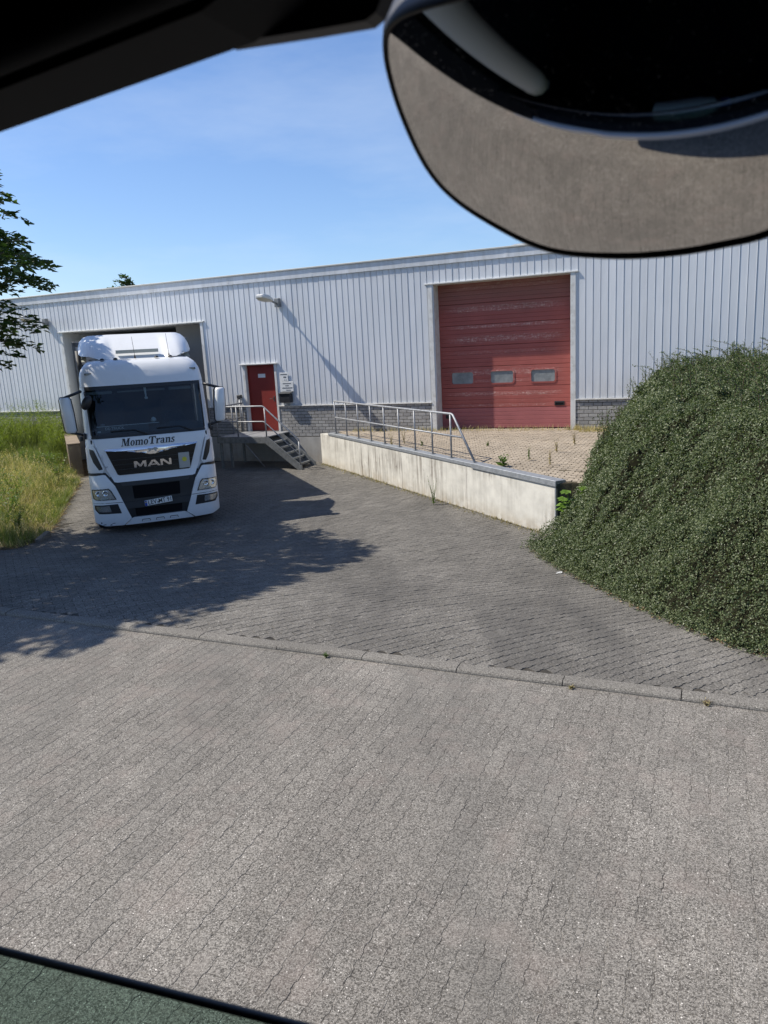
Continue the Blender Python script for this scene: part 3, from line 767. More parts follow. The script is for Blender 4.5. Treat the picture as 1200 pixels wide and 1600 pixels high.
b = MB(); b.prism([(-0.19, 0.272), (0.0, 0.315), (0.0, 0.335), (-0.195, 0.290)], 'x', -0.01, 0.41); b.build('lid', M_DKGREY, t)
MB().box((0.08, -0.173, 0.20), (0.32, -0.171, 0.215)).build('slot', M_CAVITY, t)
t = empty('call_post', (*fac(-10.62, 0.06), PZ), TH); tag(t, 'small grey post with cable and button box left of the small red door', 'post')
MB().tube([(0, -0.03, 0), (0, -0.03, 1.12)], 0.035, 8).build('pipe', M_GALV, t)
MB().box((-0.07, -0.09, 1.10), (0.07, 0.03, 1.21), 0.01).build('cap', M_DKGREY, t)
MB().tube([(-0.06, -0.05, 1.1), (-0.10, -0.07, 0.9), (-0.07, -0.06, 0.6), (-0.09, -0.06, 0.2)], 0.012, 6).build('cable', M_DKGREY, t)

# ---- steel stairs at the small door
st = empty('steel_stairs', (*fac(-8.85), 0), TH); tag(st, 'galvanised steel stairs with landing and pipe railing below the small red door', 'stairs')
LZ = 0.985; D0, D1 = 0.06, 1.56; LX0 = -1.72
b = MB(); b.box((LX0, -D1 + 0.05, LZ - 0.03), (0, -D0, LZ), 0.003)
b.build('landing_grating', M_GALV, st)
b = MB(); b.box((LX0, -D1, LZ - 0.19), (0.02, -D1 + 0.045, LZ + 0.01), 0.004); b.box((LX0, -D0 - 0.02, LZ - 0.19), (0, -D0 + 0.02, LZ - 0.035), 0.004); b.box((LX0 - 0.02, -D1, LZ - 0.19), (LX0 + 0.02, -D0, LZ - 0.0)); b.build('landing_frame', M_GALVD, st)
for xx, yy in ((LX0 + 0.06, -D1 + 0.08), (LX0 + 0.06, -D0 - 0.2), (LX0 + 0.30, -D1 + 0.25)):
    MB().box((xx - 0.035, yy - 0.035, -0.02), (xx + 0.035, yy + 0.035, LZ - 0.19), 0.004).build('leg', M_GALVD, st)
MB().tube([(-0.75, -D1 + 0.03, LZ - 0.20), (-0.28, -D1 + 0.30, 0.02)], 0.018, 6).build('brace', M_GALV, st)
STN = 6; rise = LZ / STN; going = 0.198; YN, YF = -D1 + 0.0, -0.66
for i in range(1, STN):
    z = LZ - i * rise; xx = (i - 1) * going + 0.01
    b = MB(); b.box((xx, YN + 0.05, z - 0.03), (xx + 0.24, YF - 0.05, z), 0.003); b.box((xx + 0.205, YN + 0.05, z - 0.05), (xx + 0.246, YF - 0.05, z + 0.003), 0.002)
    b.build('tread', M_GALVD, st)
for yy in (YN, YF - 0.045):
    b = MB(); x1 = (STN - 1) * going + 0.10
    b.prism([(0.0, LZ + 0.01), (0.10, LZ + 0.01), (x1 + 0.12, 0.12), (x1 + 0.12, 0.0), (x1 - 0.02, 0.0), (0.0, LZ - 0.19)], 'y', yy, yy + 0.045); b.build('stringer', M_GALVD, st)
RZ = LZ + 0.93; RM = LZ + 0.47; XE = (STN - 1) * going + 0.17
yr = -D1 + 0.022
MB().tube([(LX0 + 0.02, yr, RZ), (-0.02, yr, RZ), (0.03, yr, RZ - 0.02), (XE, yr, 0.90), (XE, yr, 0.86)], 0.024, 10).build('handrail', M_GALV, st)
MB().tube([(LX0 + 0.02, yr, RM), (-0.02, yr, RM), (0.03, yr, RM - 0.02), (XE, yr, 0.44)], 0.019, 10).build('mid_rail', M_GALV, st)
MB().tube([(LX0 + 0.02, yr, RZ), (LX0 + 0.02, -D0, RZ)], 0.024, 10).build('handrail', M_GALV, st)
MB().tube([(LX0 + 0.02, yr, RM), (LX0 + 0.02, -D0, RM)], 0.019, 10).build('mid_rail', M_GALV, st)
for xx, yy, z0, z1 in ((LX0 + 0.02, yr, LZ, RZ), (-0.95, yr, LZ, RZ), (0.06, yr, LZ - 0.1, RZ - 0.05), (XE, yr, 0.02, 0.90), (LX0 + 0.02, -0.7, LZ, RZ), (LX0 + 0.02, -D0 - 0.05, LZ, RZ)):
    MB().tube([(xx, yy, z0), (xx, yy, z1)], 0.022, 8).build('railing_post', M_GALV, st)

# ---- retaining wall with steel edge and railing
ang = math.atan2(WU[1], WU[0])
rw = empty('retaining_wall', (WALLA[0], WALLA[1], 0), ang); tag(rw, 'pale stained concrete retaining wall with grey steel edge beside the yard', 'retaining wall')
LW = float(np.linalg.norm(WALLB - WALLA))        # local x towards the viewer, local y to the platform side
segs = [(-1.02, 2.1), (2.112, 4.55), (4.562, 7.6), (7.612, LW - 0.02)]
MB().box((-1.0, 0.012, -0.2), (LW - 0.03, 0.20, 0.92)).build('joint_backing', M_OLDC, rw)
for a, c in segs:
    b = MB(); b.box((a, 0.0, -0.2), (c, 0.22, 0.925)); b.build('wall_section', M_CONC, rw)
MB().box((-0.30, -0.02, 0.93), (7.85, 0.20, 1.005), 0.006).build('steel_edge', M_CAP, rw)
MB().box((7.854, -0.03, 0.905), (LW + 0.03, 0.20, 1.01), 0.006).build('steel_edge', M_CAP, rw)
MB().box((LW - 0.018, -0.012, -0.2), (LW + 0.012, 0.22, 0.90)).build('end_channel', M_CAP, rw)
MB().box((LW + 0.014, 0.0, -0.2), (LW + 0.035, 0.40, 0.95)).build('end_plate', M_CAPDK, rw)
rl = empty('pipe_railing', (WALLA[0], WALLA[1], 1.005), ang); tag(rl, 'galvanised pipe railing along the top of the concrete retaining wall', 'railing')
zt, zm = 0.96, 0.485; ry = 0.09
MB().tube([(0.10, ry, zt), (6.90, ry, zt), (6.97, ry, zt - 0.02), (7.82, ry, 0.0)], 0.025, 10).build('top_rail', M_GALV, rl)
MB().tube([(0.10, ry, zm), (7.38, ry, zm)], 0.020, 10).build('mid_rail', M_GALV, rl)
for i in range(9):
    u = 0.10 + i * 0.845
    MB().tube([(u, ry, 0), (u, ry, zt)], 0.021, 8).build('post', M_GALV, rl)
    MB().box((u - 0.05, ry - 0.05, 0.001), (u + 0.05, ry + 0.05, 0.012)).build('foot_plate', M_GALVD, rl)
# left dock wall
a_ = np.array([-9.50, 23.9]); b_ = np.array([-11.15, 27.75]); d_ = b_ - a_; ln = float(np.hypot(*d_))
lw = empty('dock_side_wall', (a_[0], a_[1], 0), math.atan2(d_[1], d_[0])); tag(lw, 'dark weathered concrete end wall between the tall weeds and the lorry', 'wall')
b = MB(); b.box((0, -0.02, -0.2), (ln, 0.36, 0.96), 0.02); b.build('wall_body', M_OLDC, lw)
b = MB(); b.box((-0.01, -0.03, 0.962), (ln, 0.37, 1.01), 0.012); b.build('wall_cap', M_OLDC, lw)

# ================================================================== LORRY  (local: front at y=0, +y to the rear, x as seen from the front)
lo = empty('lorry', (-4.64, 15.34, -0.02), R(20.5))
tag(lo, 'white articulated lorry with high roof fairing reversed into the loading bay', 'lorry')
FZ = np.array([(0.10, 0.10), (0.17, 0.03), (0.30, 0.0), (0.66, -0.015), (0.70, 0.0), (1.05, 0.01), (1.25, 0.05), (1.5, 0.055), (1.75, 0.06), (1.95, 0.09), (2.0, 0.11), (2.5, 0.225), (3.0, 0.36), (3.15, 0.415), (3.3, 0.49), (3.4, 0.57), (3.47, 0.67), (3.515, 0.83), (3.535, 1.1)])
def hwid(z): return float(np.interp(z, [0.1, 0.25, 1.3, 2.0, 3.0, 3.25, 3.4, 3.54], [1.25, 1.275, 1.27, 1.245, 1.225, 1.20, 1.13, 0.96]))
def fy(x, z):
    e = hwid(z); a = min(abs(x), e); k = 0.28
    y = float(np.interp(z, FZ[:, 0], FZ[:, 1])) + 0.07 * (x / 1.25) ** 2
    if a > e - k:
        t = (a - (e - k)) / k; y += 0.26 * (1 - math.sqrt(max(0.0, 1 - (t * 0.995) ** 2)))
    return y
def patch(name, outline, off, m, parent, thick=0.03, step=0.09, f=fy, smooth=True):
    bm = bmesh.new(); bm.faces.new([bm.verts.new((p[0], 0, p[1])) for p in outline])
    bmesh.ops.triangulate(bm, faces=bm.faces[:])
    xs = [p[0] for p in outline]; zs = [p[1] for p in outline]
    def cuts(lo_, hi_, st_): return [lo_ + (hi_ - lo_) * i / max(1, int((hi_ - lo_) / st_)) for i in range(1, max(1, int((hi_ - lo_) / st_)))]
    cx_ = [c for c in cuts(min(xs), max(xs), step)] + [s * v for v in (1.0, 1.06, 1.11, 1.15, 1.18, 1.205, 1.22, 1.235, 1.25, 1.262) for s in (-1, 1) if min(xs) < s * v < max(xs)]
    for c in cx_: bmesh.ops.bisect_plane(bm, geom=bm.verts[:] + bm.edges[:] + bm.faces[:], plane_co=(c, 0, 0), plane_no=(1, 0, 0), dist=1e-4)
    for c in cuts(min(zs), max(zs), step): bmesh.ops.bisect_plane(bm, geom=bm.verts[:] + bm.edges[:] + bm.faces[:], plane_co=(0, 0, c), plane_no=(0, 0, 1), dist=1e-4)
    for v in bm.verts:
        v.co.y = f(v.co.x, v.co.z) + off
    for fc in bm.faces: fc.smooth = smooth
    if thick:
        be = [e for e in bm.edges if e.is_boundary]
        r = bmesh.ops.extrude_edge_only(bm, edges=be)
        for v in r['geom']:
            if isinstance(v, bmesh.types.BMVert): v.co.y += thick
        for e in be: e.smooth = False
    bmesh.ops.recalc_face_normals(bm, faces=bm.faces)
    # front should face -y
    s = sum(fc.normal.y * fc.calc_area() for fc in bm.faces)
    if s > 0: bmesh.ops.reverse_faces(bm, faces=bm.faces[:])
    me = bpy.data.meshes.new(name); bm.to_mesh(me); bm.free()
    return link(name, me, m, parent)
def mir(o): return [(-p[0], p[1]) for p in o[::-1]]
def edge_x(z0, z1, sign, n=6, inset=0.0): return [(sign * (hwid(z0 + (z1 - z0) * i / n) - inset), z0 + (z1 - z0) * i / n) for i in range(n + 1)]

cab = empty('cab_body', (0, 0, 0)); cab.parent = lo
# header, pillars, lower front
patch('header_panel', edge_x(3.005, 3.535, 1) + edge_x(3.535, 3.005, -1), 0.0, M_WHITE, cab, 0.0, 0.06)
for s in (1, -1):
    out = [(1.12, 1.98)] + edge_x(1.98, 3.0, 1) + [(1.135, 3.0)]
    patch('windscreen_pillar', out if s > 0 else mir(out), 0.0, M_WHITE, cab, 0.03, 0.1)
patch('lower_front', edge_x(1.20, 1.975, 1) + edge_x(1.975, 1.20, -1), 0.015, M_WHITE, cab, 0.0, 0.1)
# sides, roof and back as a shell
b = MB()
zs_ = [0.95, 1.3, 2.0, 2.5, 3.0, 3.15, 3.25, 3.33, 3.4, 3.47, 3.54]
for s in (1, -1):
    prev = None
    for z in zs_:
        e = hwid(z); cur = (b.bm.verts.new((s * e, fy(e, z) - 0.002, z)), b.bm.verts.new((s * min(e, 1.235), 0.9 + (z > 3.4) * 0.3, z)), b.bm.verts.new((s * min(e, 1.235), 2.25, z)))
        if prev:
            for i in range(2):
                f = b.bm.faces.new((prev[i], prev[i + 1], cur[i + 1], cur[i])); f.smooth = True
        prev = cur
b.face([(-1.24, 2.25, 0.95), (1.24, 2.25, 0.95), (1.2, 2.25, 3.25), (0.96, 2.25, 3.54), (-0.96, 2.25, 3.54), (-1.2, 2.25, 3.25)])
b.face([(-0.955, 1.15, 3.538), (0.955, 1.15, 3.538), (0.955, 2.25, 3.538), (-0.955, 2.25, 3.538)])
b.face([(-1.23, 0.35, 1.02), (1.23, 0.35, 1.02), (1.23, 2.25, 1.02), (-1.23, 2.25, 1.02)])
b.build('cab_shell', M_WHITE, cab)
for s in (1, -1):
    MB().prism([(0.50, 2.0), (0.72, 2.95), (1.55, 2.95), (1.55, 1.95), (0.9, 1.9)], 'x', s * 1.236, s * 1.240).build('side_window', M_PIANO, cab)
    MB().box((s * 1.246 - 0.004, 1.65, 1.1), (s * 1.246, 1.665, 3.2)).build('door_gap', M_BLACK, cab)
# dark interior
it = empty('interior', (0, 0, 0)); it.parent = lo
b = MB(); b.face([(-1.18, 2.1, 1.2), (1.18, 2.1, 1.2), (1.15, 2.1, 3.45), (-1.15, 2.1, 3.45)]); b.build('rear_wall', M_CABIN, it)
patch('dashboard', [(-1.15, 1.90), (1.15, 1.90), (1.15, 2.10), (0.9, 2.17), (0.45, 2.20), (0.35, 2.13), (-0.5, 2.13), (-1.15, 2.09)], 0.30, M_DKGREY, it, 0.5)
MB().box((-1.15, 0.20, 1.88), (1.15, 0.75, 1.96)).build('dash_shelf', M_DKGREY, it)
MB().box((-1.12, 0.46, 2.84), (-0.62, 0.60, 2.90), 0.01).build('sun_blind', M_CABIN2, it)
MB().box((0.50, 0.46, 2.84), (0.95, 0.60, 2.90), 0.01).build('sun_blind', M_CABIN2, it)
MB().box((-0.52, 0.47, 2.85), (0.42, 0.56, 2.885), 0.008).build('shelf_rail', M_CABIN2, it)
for sx in (-0.62, 0.62):
    b = MB(); b.box((sx - 0.25, 1.25, 1.6), (sx + 0.25, 1.75, 2.0), 0.06, 2); b.box((sx - 0.24, 1.65, 1.95), (sx + 0.24, 1.82, 2.62), 0.06, 2); b.box((sx - 0.13, 1.68, 2.64), (sx + 0.13, 1.80, 2.82), 0.04, 2); b.build('seat', M_CABIN, it)
b = MB(); b.tube([(0.62 + 0.22 * math.cos(a), 0.85 + 0.10 * math.sin(a), 2.18 + 0.20 * math.sin(a)) for a in np.linspace(0, 2 * math.pi, 25)], 0.018, 6, False); b.build('steering_wheel', M_BLACK, it)
b = MB(); b.tube([(0.02, 0.40, 2.94), (0.02, 0.40, 2.87)], 0.004, 5); b.prism([(-0.005, 2.93), (0.045, 2.93), (0.04, 2.74), (0.015, 2.74)], 'y', 0.398, 0.402); b.box((-0.005, 0.39, 2.69), (0.06, 0.41, 2.74), 0.01); b.build('pennant', M_SIGN, it)
b = MB(); b.box((-1.0, 0.27, 2.20), (0.22, 0.285, 2.213)); b.build('name_board_edge', M_SIGN, it)
MB().box((-1.0, 0.272, 2.07), (0.0, 0.282, 2.20)).build('name_board', mat('name_board_dark', (0.05, 0.075, 0.085), 0.6), it)
me = xz(text_mesh('DE-TRUCK', 0.075, 0, 0.001, 0.001), -0.66, 0.268, 2.155); link('name_board_text', me, M_SIGN, it)
MB().box((-0.99, 0.262, 2.09), (-0.93, 0.27, 2.12)).build('sticker', M_SIGN, it)
b = MB(); b.lathe([(0.02, 0), (0.05, 0.01), (0.055, 0.05), (0.03, 0.09), (0.005, 0.10)], (0.12, 0.36, 2.22), 'z', 10); b.build('dash_ornament', M_SIGN, it)
b = MB(); b.lathe([(0.02, 0), (0.05, 0.01), (0.045, 0.04), (0.005, 0.05)], (-0.88, 0.36, 2.21), 'z', 10); b.build('dash_ornament', M_CABIN2, it)
# windscreen
ws = patch('windscreen', [(-1.128, 1.985), (1.128, 1.985), (1.14, 2.5), (1.14, 2.998), (-1.14, 2.998), (-1.14, 2.5)], 0.004, M_WSCREEN, lo, 0.0, 0.08)
for z0, z1 in ((1.985, 2.04), (2.935, 2.998)):
    patch('screen_border', [(-1.128, z0), (1.128, z0), (1.135, z1), (-1.135, z1)], -0.001, M_BLACK, ws, 0.0, 0.1)
for s in (1, -1):
    o_ = [(1.10, 2.0), (1.130, 2.0), (1.138, 2.99), (1.115, 2.99)]
    patch('screen_border', o_ if s > 0 else mir(o_), -0.0012, M_BLACK, ws, 0.0, 0.1)
for x0_, x1_ in ((-0.75, -0.05), (0.15, 0.85)):
    b = MB(); b.tube([(x1_, fy(x1_, 2.0) - 0.03, 2.0), ((x1_ * 2 + x0_) / 3, fy(x1_, 2.1) - 0.035, 2.11), (x0_, fy(x0_, 2.1) - 0.03, 2.105)], 0.012, 6); b.build('wiper', M_BLACK, lo)
# shield with grille
shield = [(-1.12, 1.965), (1.12, 1.965), (1.03, 1.72), (0.93, 1.38), (0.80, 1.10), (0.74, 1.085), (-0.74, 1.085), (-0.80, 1.10), (-0.93, 1.38), (-1.03, 1.72)]
patch('front_shield', shield, -0.022, M_WHITE, lo, 0.05)
gl = patch('upper_grille', [(-0.90, 1.745), (0.90, 1.745), (0.72, 1.24), (0.68, 1.225), (-0.68, 1.225), (-0.72, 1.24)], -0.030, M_PIANO, lo, 0.03)
for z in (1.33, 1.43, 1.53):
    hw_ = 0.70 + (z - 1.23) * 0.34
    patch('grille_bar', [(-hw_, z), (hw_, z), (hw_ + 0.004, z + 0.012), (-hw_ - 0.004, z + 0.012)], -0.036, M_BLACK, gl, 0.01)
arc = [(-0.915, 1.765), (0.915, 1.765), (0.905, 1.735), (0.5, 1.69), (0.22, 1.665), (0.13, 1.625), (0.06, 1.605), (-0.06, 1.605), (-0.13, 1.625), (-0.22, 1.665), (-0.5, 1.69), (-0.905, 1.735)]
ch = patch('chrome_bar', arc, -0.050, M_CHROME, lo, 0.035, 0.05, f=lambda x, z: fy(x, z) + 0.03 * abs((z - 1.715) / 0.05) ** 2 * (z > 1.69))
b = MB(); ye = fy(0, 1.68) - 0.066
for p in ([(-0.11, 1.70), (-0.07, 1.725), (0.0, 1.715), (0.06, 1.735), (0.10, 1.72), (0.12, 1.695), (0.075, 1.685), (0.085, 1.65), (0.06, 1.65), (0.04, 1.685), (-0.02, 1.68), (-0.06, 1.65), (-0.085, 1.65), (-0.06, 1.69)],):
    b.prism(p, 'y', ye, ye + 0.012)
b.build('emblem', M_METGREY, ch)
# raised maker's letters: M A N
def bars(b, polys, x, z, w, h, y0, y1):
    for p in polys: b.prism([(x + q[0] * w, z + q[1] * h) for q in p], 'y', y0, y1)
LM = [[(0, 0), (.2, 0), (.2, 1), (0, 1)], [(.8, 0), (1, 0), (1, 1), (.8, 1)], [(.2, 1), (.2, .62), (.42, .1), (.5, .1), (.5, .42), (.27, 1)], [(.8, 1), (.73, 1), (.5, .42), (.5, .1), (.58, .1), (.8, .62)]]
LA = [[(0, 0), (.2, 0), (.56, 1), (.38, 1)], [(.44, .86), (.56, 1), (.62, 1), (1, 0), (.8, 0)], [(.27, .18), (.73, .18), (.67, .36), (.33, .36)]]
LN = [[(0, 0), (.2, 0), (.2, 1), (0, 1)], [(.8, 0), (1, 0), (1, 1), (.8, 1)], [(.2, 1), (.2, .72), (.72, 0), (.8, 0), (.8, .28), (.30, 1)]]
yl = fy(0, 1.42) - 0.052
for pl_, x_, w_ in ((LM, -0.385, 0.24), (LA, -0.13, 0.26), (LN, 0.135, 0.215)):
    b = MB(); bars(b, pl_, x_, 1.355, w_, 0.125, yl, yl + 0.02); b.build('grille_letter', M_CHROME, gl)
# number board with yellow disc on the grille
MB().box((0.50, fy(0.6, 1.45) - 0.055, 1.25), (0.72, fy(0.6, 1.45) - 0.045, 1.57), 0.004).build('sticker_board', M_METGREY, lo)
b = MB(); b.lathe([(0.048, 0), (0.048, 0.004)], (0.615, fy(0.6, 1.45) - 0.060, 1.43), 'y', 18); b.build('yellow_disc', M_YEL, lo)
# painted name, bold slanted letters with serifs
def ring(b, cx, cz, rx, rz, ix, iz, y0, n=20):
    vo = [b.bm.verts.new((cx + rx * math.cos(2 * math.pi * i / n), y0, cz + rz * math.sin(2 * math.pi * i / n))) for i in range(n)]
    vi = [b.bm.verts.new((cx + ix * math.cos(2 * math.pi * i / n + 0.18), y0, cz + iz * math.sin(2 * math.pi * i / n + 0.18))) for i in range(n)]
    for i in range(n): b.bm.faces.new((vo[i], vo[(i + 1) % n], vi[(i + 1) % n], vi[i]))
def flatp(b, p, dx, y0): b.bm.faces.new([b.bm.verts.new((dx + q[0], y0, q[1])) for q in p])
def rect(a, c, z0, z1): return [(a, z0), (c, z0), (c, z1), (a, z1)]
b = MB(); X = 0.0
def gM(X):
    for p in (rect(-.04, .26, 0, .09), rect(.66, 1.12, 0, .09), rect(.0, .34, .91, 1), rect(.74, 1.10, .91, 1), rect(.07, .15, .05, .95), rect(.78, 1.02, .05, .95), [(.10, .95), (.40, .95), (.62, .02), (.46, .02)], [(.46, .02), (.58, .02), (.88, .95), (.78, .95)]): flatp(b, p, X, 0)
    return X + 1.20
def go(X): ring(b, X + .30, .34, .31, .37, .10, .29, 0); return X + .68
def gm(X):
    for p in (rect(.0, .34, 0, .08), rect(.42, .72, 0, .08), rect(.80, 1.10, 0, .08), rect(.06, .27, .04, .68), rect(.46, .66, .04, .58), rect(.84, 1.04, .04, .58), [(.2, .56), (.34, .70), (.56, .70), (.66, .56), (.5, .5), (.34, .58)], [(.6, .56), (.74, .70), (.94, .70), (1.04, .56), (.88, .5), (.72, .58)], rect(-.03, .2, .62, .70)): flatp(b, p, X, 0)
    return X + 1.18
def gT(X):
    for p in (rect(.0, .98, .88, 1), rect(.36, .62, .04, .95), rect(.22, .78, 0, .09), [(0, .68), (.07, .68), (.18, .92), (0, .92)], [(.98, .68), (.91, .68), (.80, .92), (.98, .92)]): flatp(b, p, X, 0)
    return X + 1.04
def gr_(X):
    for p in (rect(0, .38, 0, .08), rect(.06, .27, .04, .68), rect(-.03, .2, .62, .70), [(.2, .45), (.36, .70), (.58, .70), (.60, .50), (.42, .50), (.38, .56), (.27, .40)]): flatp(b, p, X, 0)
    return X + .62
def ga(X):
    ring(b, X + .26, .20, .26, .22, .09, .14, 0)
    for p in (rect(.34, .55, .0, .52), [(.06, .50), (.20, .50), (.26, .60), (.36, .60), (.36, .70), (.18, .70), (.06, .62)], [(.34, .52), (.55, .52), (.48, .68), (.34, .70)], [(.5, 0), (.66, 0), (.66, .08), (.5, .1)]): flatp(b, p, X, 0)
    return X + .72
def gn(X):
    for p in (rect(0, .34, 0, .08), rect(.42, .74, 0, .08), rect(.06, .27, .04, .68), rect(.46, .67, .04, .58), [(.2, .56), (.34, .70), (.57, .70), (.67, .56), (.5, .5), (.34, .58)], rect(-.03, .2, .62, .70)): flatp(b, p, X, 0)
    return X + .80
def gs(X):
    for p in ([(.0, 0), (.30, 0), (.30, .10), (.14, .10), (.10, .22), (0, .22)], [(.30, 0), (.46, .06), (.52, .2), (.44, .36), (.28, .28), (.34, .18), (.30, .10)], [(.44, .36), (.24, .46), (.22, .58), (.30, .60), (.30, .70), (.12, .66), (.03, .52), (.08, .40), (.28, .28)], [(.30, .60), (.38, .52), (.46, .50), (.47, .70), (.30, .70)]): flatp(b, p, X, 0)
    return X + .60
for g_ in (gM, go, gm, go, gT, gr_, ga, gn, gs): X = g_(X)
sc_ = 1.05 / X
for v in b.bm.verts:
    xx = (v.co.x + 0.22 * v.co.z - X / 2) * sc_ - 0.055; zz = 1.800 + v.co.z * sc_ * 1.08
    v.co = Vector((xx, fy(xx, zz) - 0.0262, zz))
me = bpy.data.meshes.new('painted_name'); b.bm.to_mesh(me); b.bm.free(); link('painted_name', me, M_BLACK, lo)
# corner deflectors with slots, bumper corners, lamps
for s in (1, -1):
    q = (lambda o: o) if s > 0 else mir
    patch('corner_deflector', q([(1.00, 1.30), (1.272, 1.345), (1.262, 1.80), (1.11, 1.845), (1.08, 1.80), (0.955, 1.38)]), -0.035, M_WHITE, lo, 0.05)
    patch('air_slot', q([(0.985, 1.375), (1.06, 1.36), (1.15, 1.52), (1.195, 1.70), (1.195, 1.79), (1.115, 1.765), (1.05, 1.58)]), -0.039, M_BLACK, lo, 0.0, 0.06)
    patch('panel_gap', q([(0.79, 1.03), (0.83, 1.03), (0.975, 1.262), (1.27, 1.245), (1.27, 1.30), (1.0, 1.305), (0.945, 1.30), (0.80, 1.09)]), -0.026, M_BLACK, lo, 0.0, 0.05)
    bc = patch('bumper_corner', q([(0.555, 0.33), (0.715, 0.20), (1.08, 0.215), (1.262, 0.29), (1.272, 0.70), (1.272, 1.235), (1.0, 1.262), (0.955, 1.25), (0.80, 1.02)]), -0.03, M_WHITE, lo, 0.10)
    patch('crease', q([(0.685, 0.676), (1.27, 0.690), (1.27, 0.700), (0.688, 0.686)]), -0.033, M_DKGREY, bc, 0.0)
    hl = patch('headlight', q([(0.80, 0.745), (1.20, 0.755), (1.245, 0.80), (1.250, 0.975), (0.93, 0.985), (0.88, 0.93)]), -0.034, M_BLACK, lo, 0.0, 0.06)
    patch('lamp_reflector', q([(0.83, 0.76), (1.20, 0.768), (1.225, 0.81), (1.23, 0.955), (0.95, 0.965), (0.90, 0.92)]), -0.037, M_LENS, hl, 0.0, 0.06)
    for xx, rr in ((1.00, 0.062), (1.13, 0.058)):
        b = MB(); b.lathe([(rr, 0.03), (rr, -0.004), (rr * 0.86, -0.012), (rr * 0.55, 0.004), (0.004, 0.012)], (s * xx, fy(xx, 0.88) - 0.042, 0.885), 'y', 20); b.build('lamp_lens', M_CHROME, hl)
    patch('lamp_cover', q([(0.80, 0.745), (1.20, 0.755), (1.245, 0.80), (1.250, 0.975), (0.93, 0.985), (0.88, 0.93)]), -0.062, M_CLEAR, hl, 0.02, 0.06)
    MB().box((s * 1.03 - 0.07, fy(1.03, .78) - 0.045, 0.765), (s * 1.03 + 0.07, fy(1.03, .78) - 0.038, 0.80), 0.003).build('indicator', M_CREAM, hl)
    fg = patch('fog_lamp', q([(0.735, 0.455), (1.17, 0.475), (1.235, 0.56), (1.238, 0.655), (0.79, 0.655)]), -0.033, M_BLACK, lo, 0.0, 0.06)
    patch('fog_reflector', q([(0.93, 0.505), (1.16, 0.515), (1.205, 0.575), (1.205, 0.63), (0.95, 0.63)]), -0.036, M_LENS, fg, 0.0, 0.06)
    patch('fog_cover', q([(0.91, 0.495), (1.165, 0.505), (1.22, 0.57), (1.22, 0.64), (0.93, 0.64)]), -0.042, M_CLEAR, fg, 0.006, 0.06)
# lower grille
lg = patch('lower_grille', [(-0.90, 0.25), (0.90, 0.25), (1.0, 1.14), (0.85, 1.20), (-0.85, 1.20), (-1.0, 1.14)], 0.03, M_BLACK, lo, 0.0)
for z0, z1 in ((0.36, 0.52), (0.72, 0.98)):
    patch('grille_recess', [(-0.46, z0), (0.46, z0), (0.47, z1), (-0.47, z1)], 0.022, M_CAVITY, lg, 0.0)
for z0 in (0.53, 1.0):
    patch('grille_crossbar', [(-0.66, z0), (0.66, z0), (0.72, z0 + 0.13), (-0.72, z0 + 0.13)], -0.004, M_DKGREY, lg, 0.03)
patch('bumper_lip', [(-0.69, 0.195), (-0.545, 0.325), (-0.50, 0.34), (0.50, 0.34), (0.545, 0.325), (0.69, 0.195)], -0.02, M_WHITE, lo, 0.08)
for xx in (-0.28, 0.0, 0.28):
    patch('lip_slot', [(xx - 0.09, 0.235), (xx + 0.09, 0.235), (xx + 0.075, 0.285), (xx - 0.075, 0.285)], -0.023, M_DKGREY, lo, 0.0)
    patch('lip_slot_face', [(xx - 0.078, 0.238), (xx + 0.078, 0.238), (xx + 0.066, 0.272), (xx - 0.066, 0.272)], -0.026, M_WHITE, lo, 0.0)
# scuffs on the bumper corner
for (xa, za, w_, h_) in ((-1.12, 0.235, 0.07, 0.014), (-0.99, 0.22, 0.05, 0.02), (-0.95, 0.255, 0.08, 0.010), (-1.16, 0.27, 0.03, 0.03)):
    patch('scuff', [(xa, za), (xa + w_, za + 0.006), (xa + w_ * 0.7, za + h_ + 0.006), (xa + 0.01, za + h_)], -0.0315, M_DKGREY, lo, 0.0)
# number plate
yp = fy(0, 0.62) - 0.062
plt = empty('number_plate', (0, 0, 0)); plt.parent = lo; plt.matrix_local = Matrix.Translation((0, 0, 0.63)) @ Matrix.Rotation(R(-4.5), 4, 'Y') @ Matrix.Translation((0, 0, -0.63))
rt = Matrix.Rotation(R(-2.2), 3, 'Y')
b = MB(); b.box((-0.275, yp, 0.575), (0.275, yp + 0.012, 0.690), 0.006); b.build('plate', M_PLATEW, plt)
MB().box((-0.272, yp - 0.002, 0.579), (-0.228, yp - 0.0005, 0.686)).build('country_strip', M_PLATEB, plt)
link('plate_text', xz(text_mesh('LEV', 0.128, 0, 0.0012, 0.0008), -0.125, yp - 0.0012, 0.633, 0.86), M_BLACK, plt)
link('plate_text', xz(text_mesh('MT 91', 0.128, 0, 0.0012, 0.0008), 0.135, yp - 0.0012, 0.633, 0.80), M_BLACK, plt)
b = MB(); b.lathe([(0.016, 0), (0.016, 0.001)], (-0.012, yp - 0.0018, 0.615), 'y', 14); b.build('plate_seal', M_DKGREY, plt)
b = MB(); b.lathe([(0.013, 0), (0.013, 0.001)], (-0.25, yp - 0.0028, 0.655), 'y', 12); b.build('star_ring', M_YEL, plt)
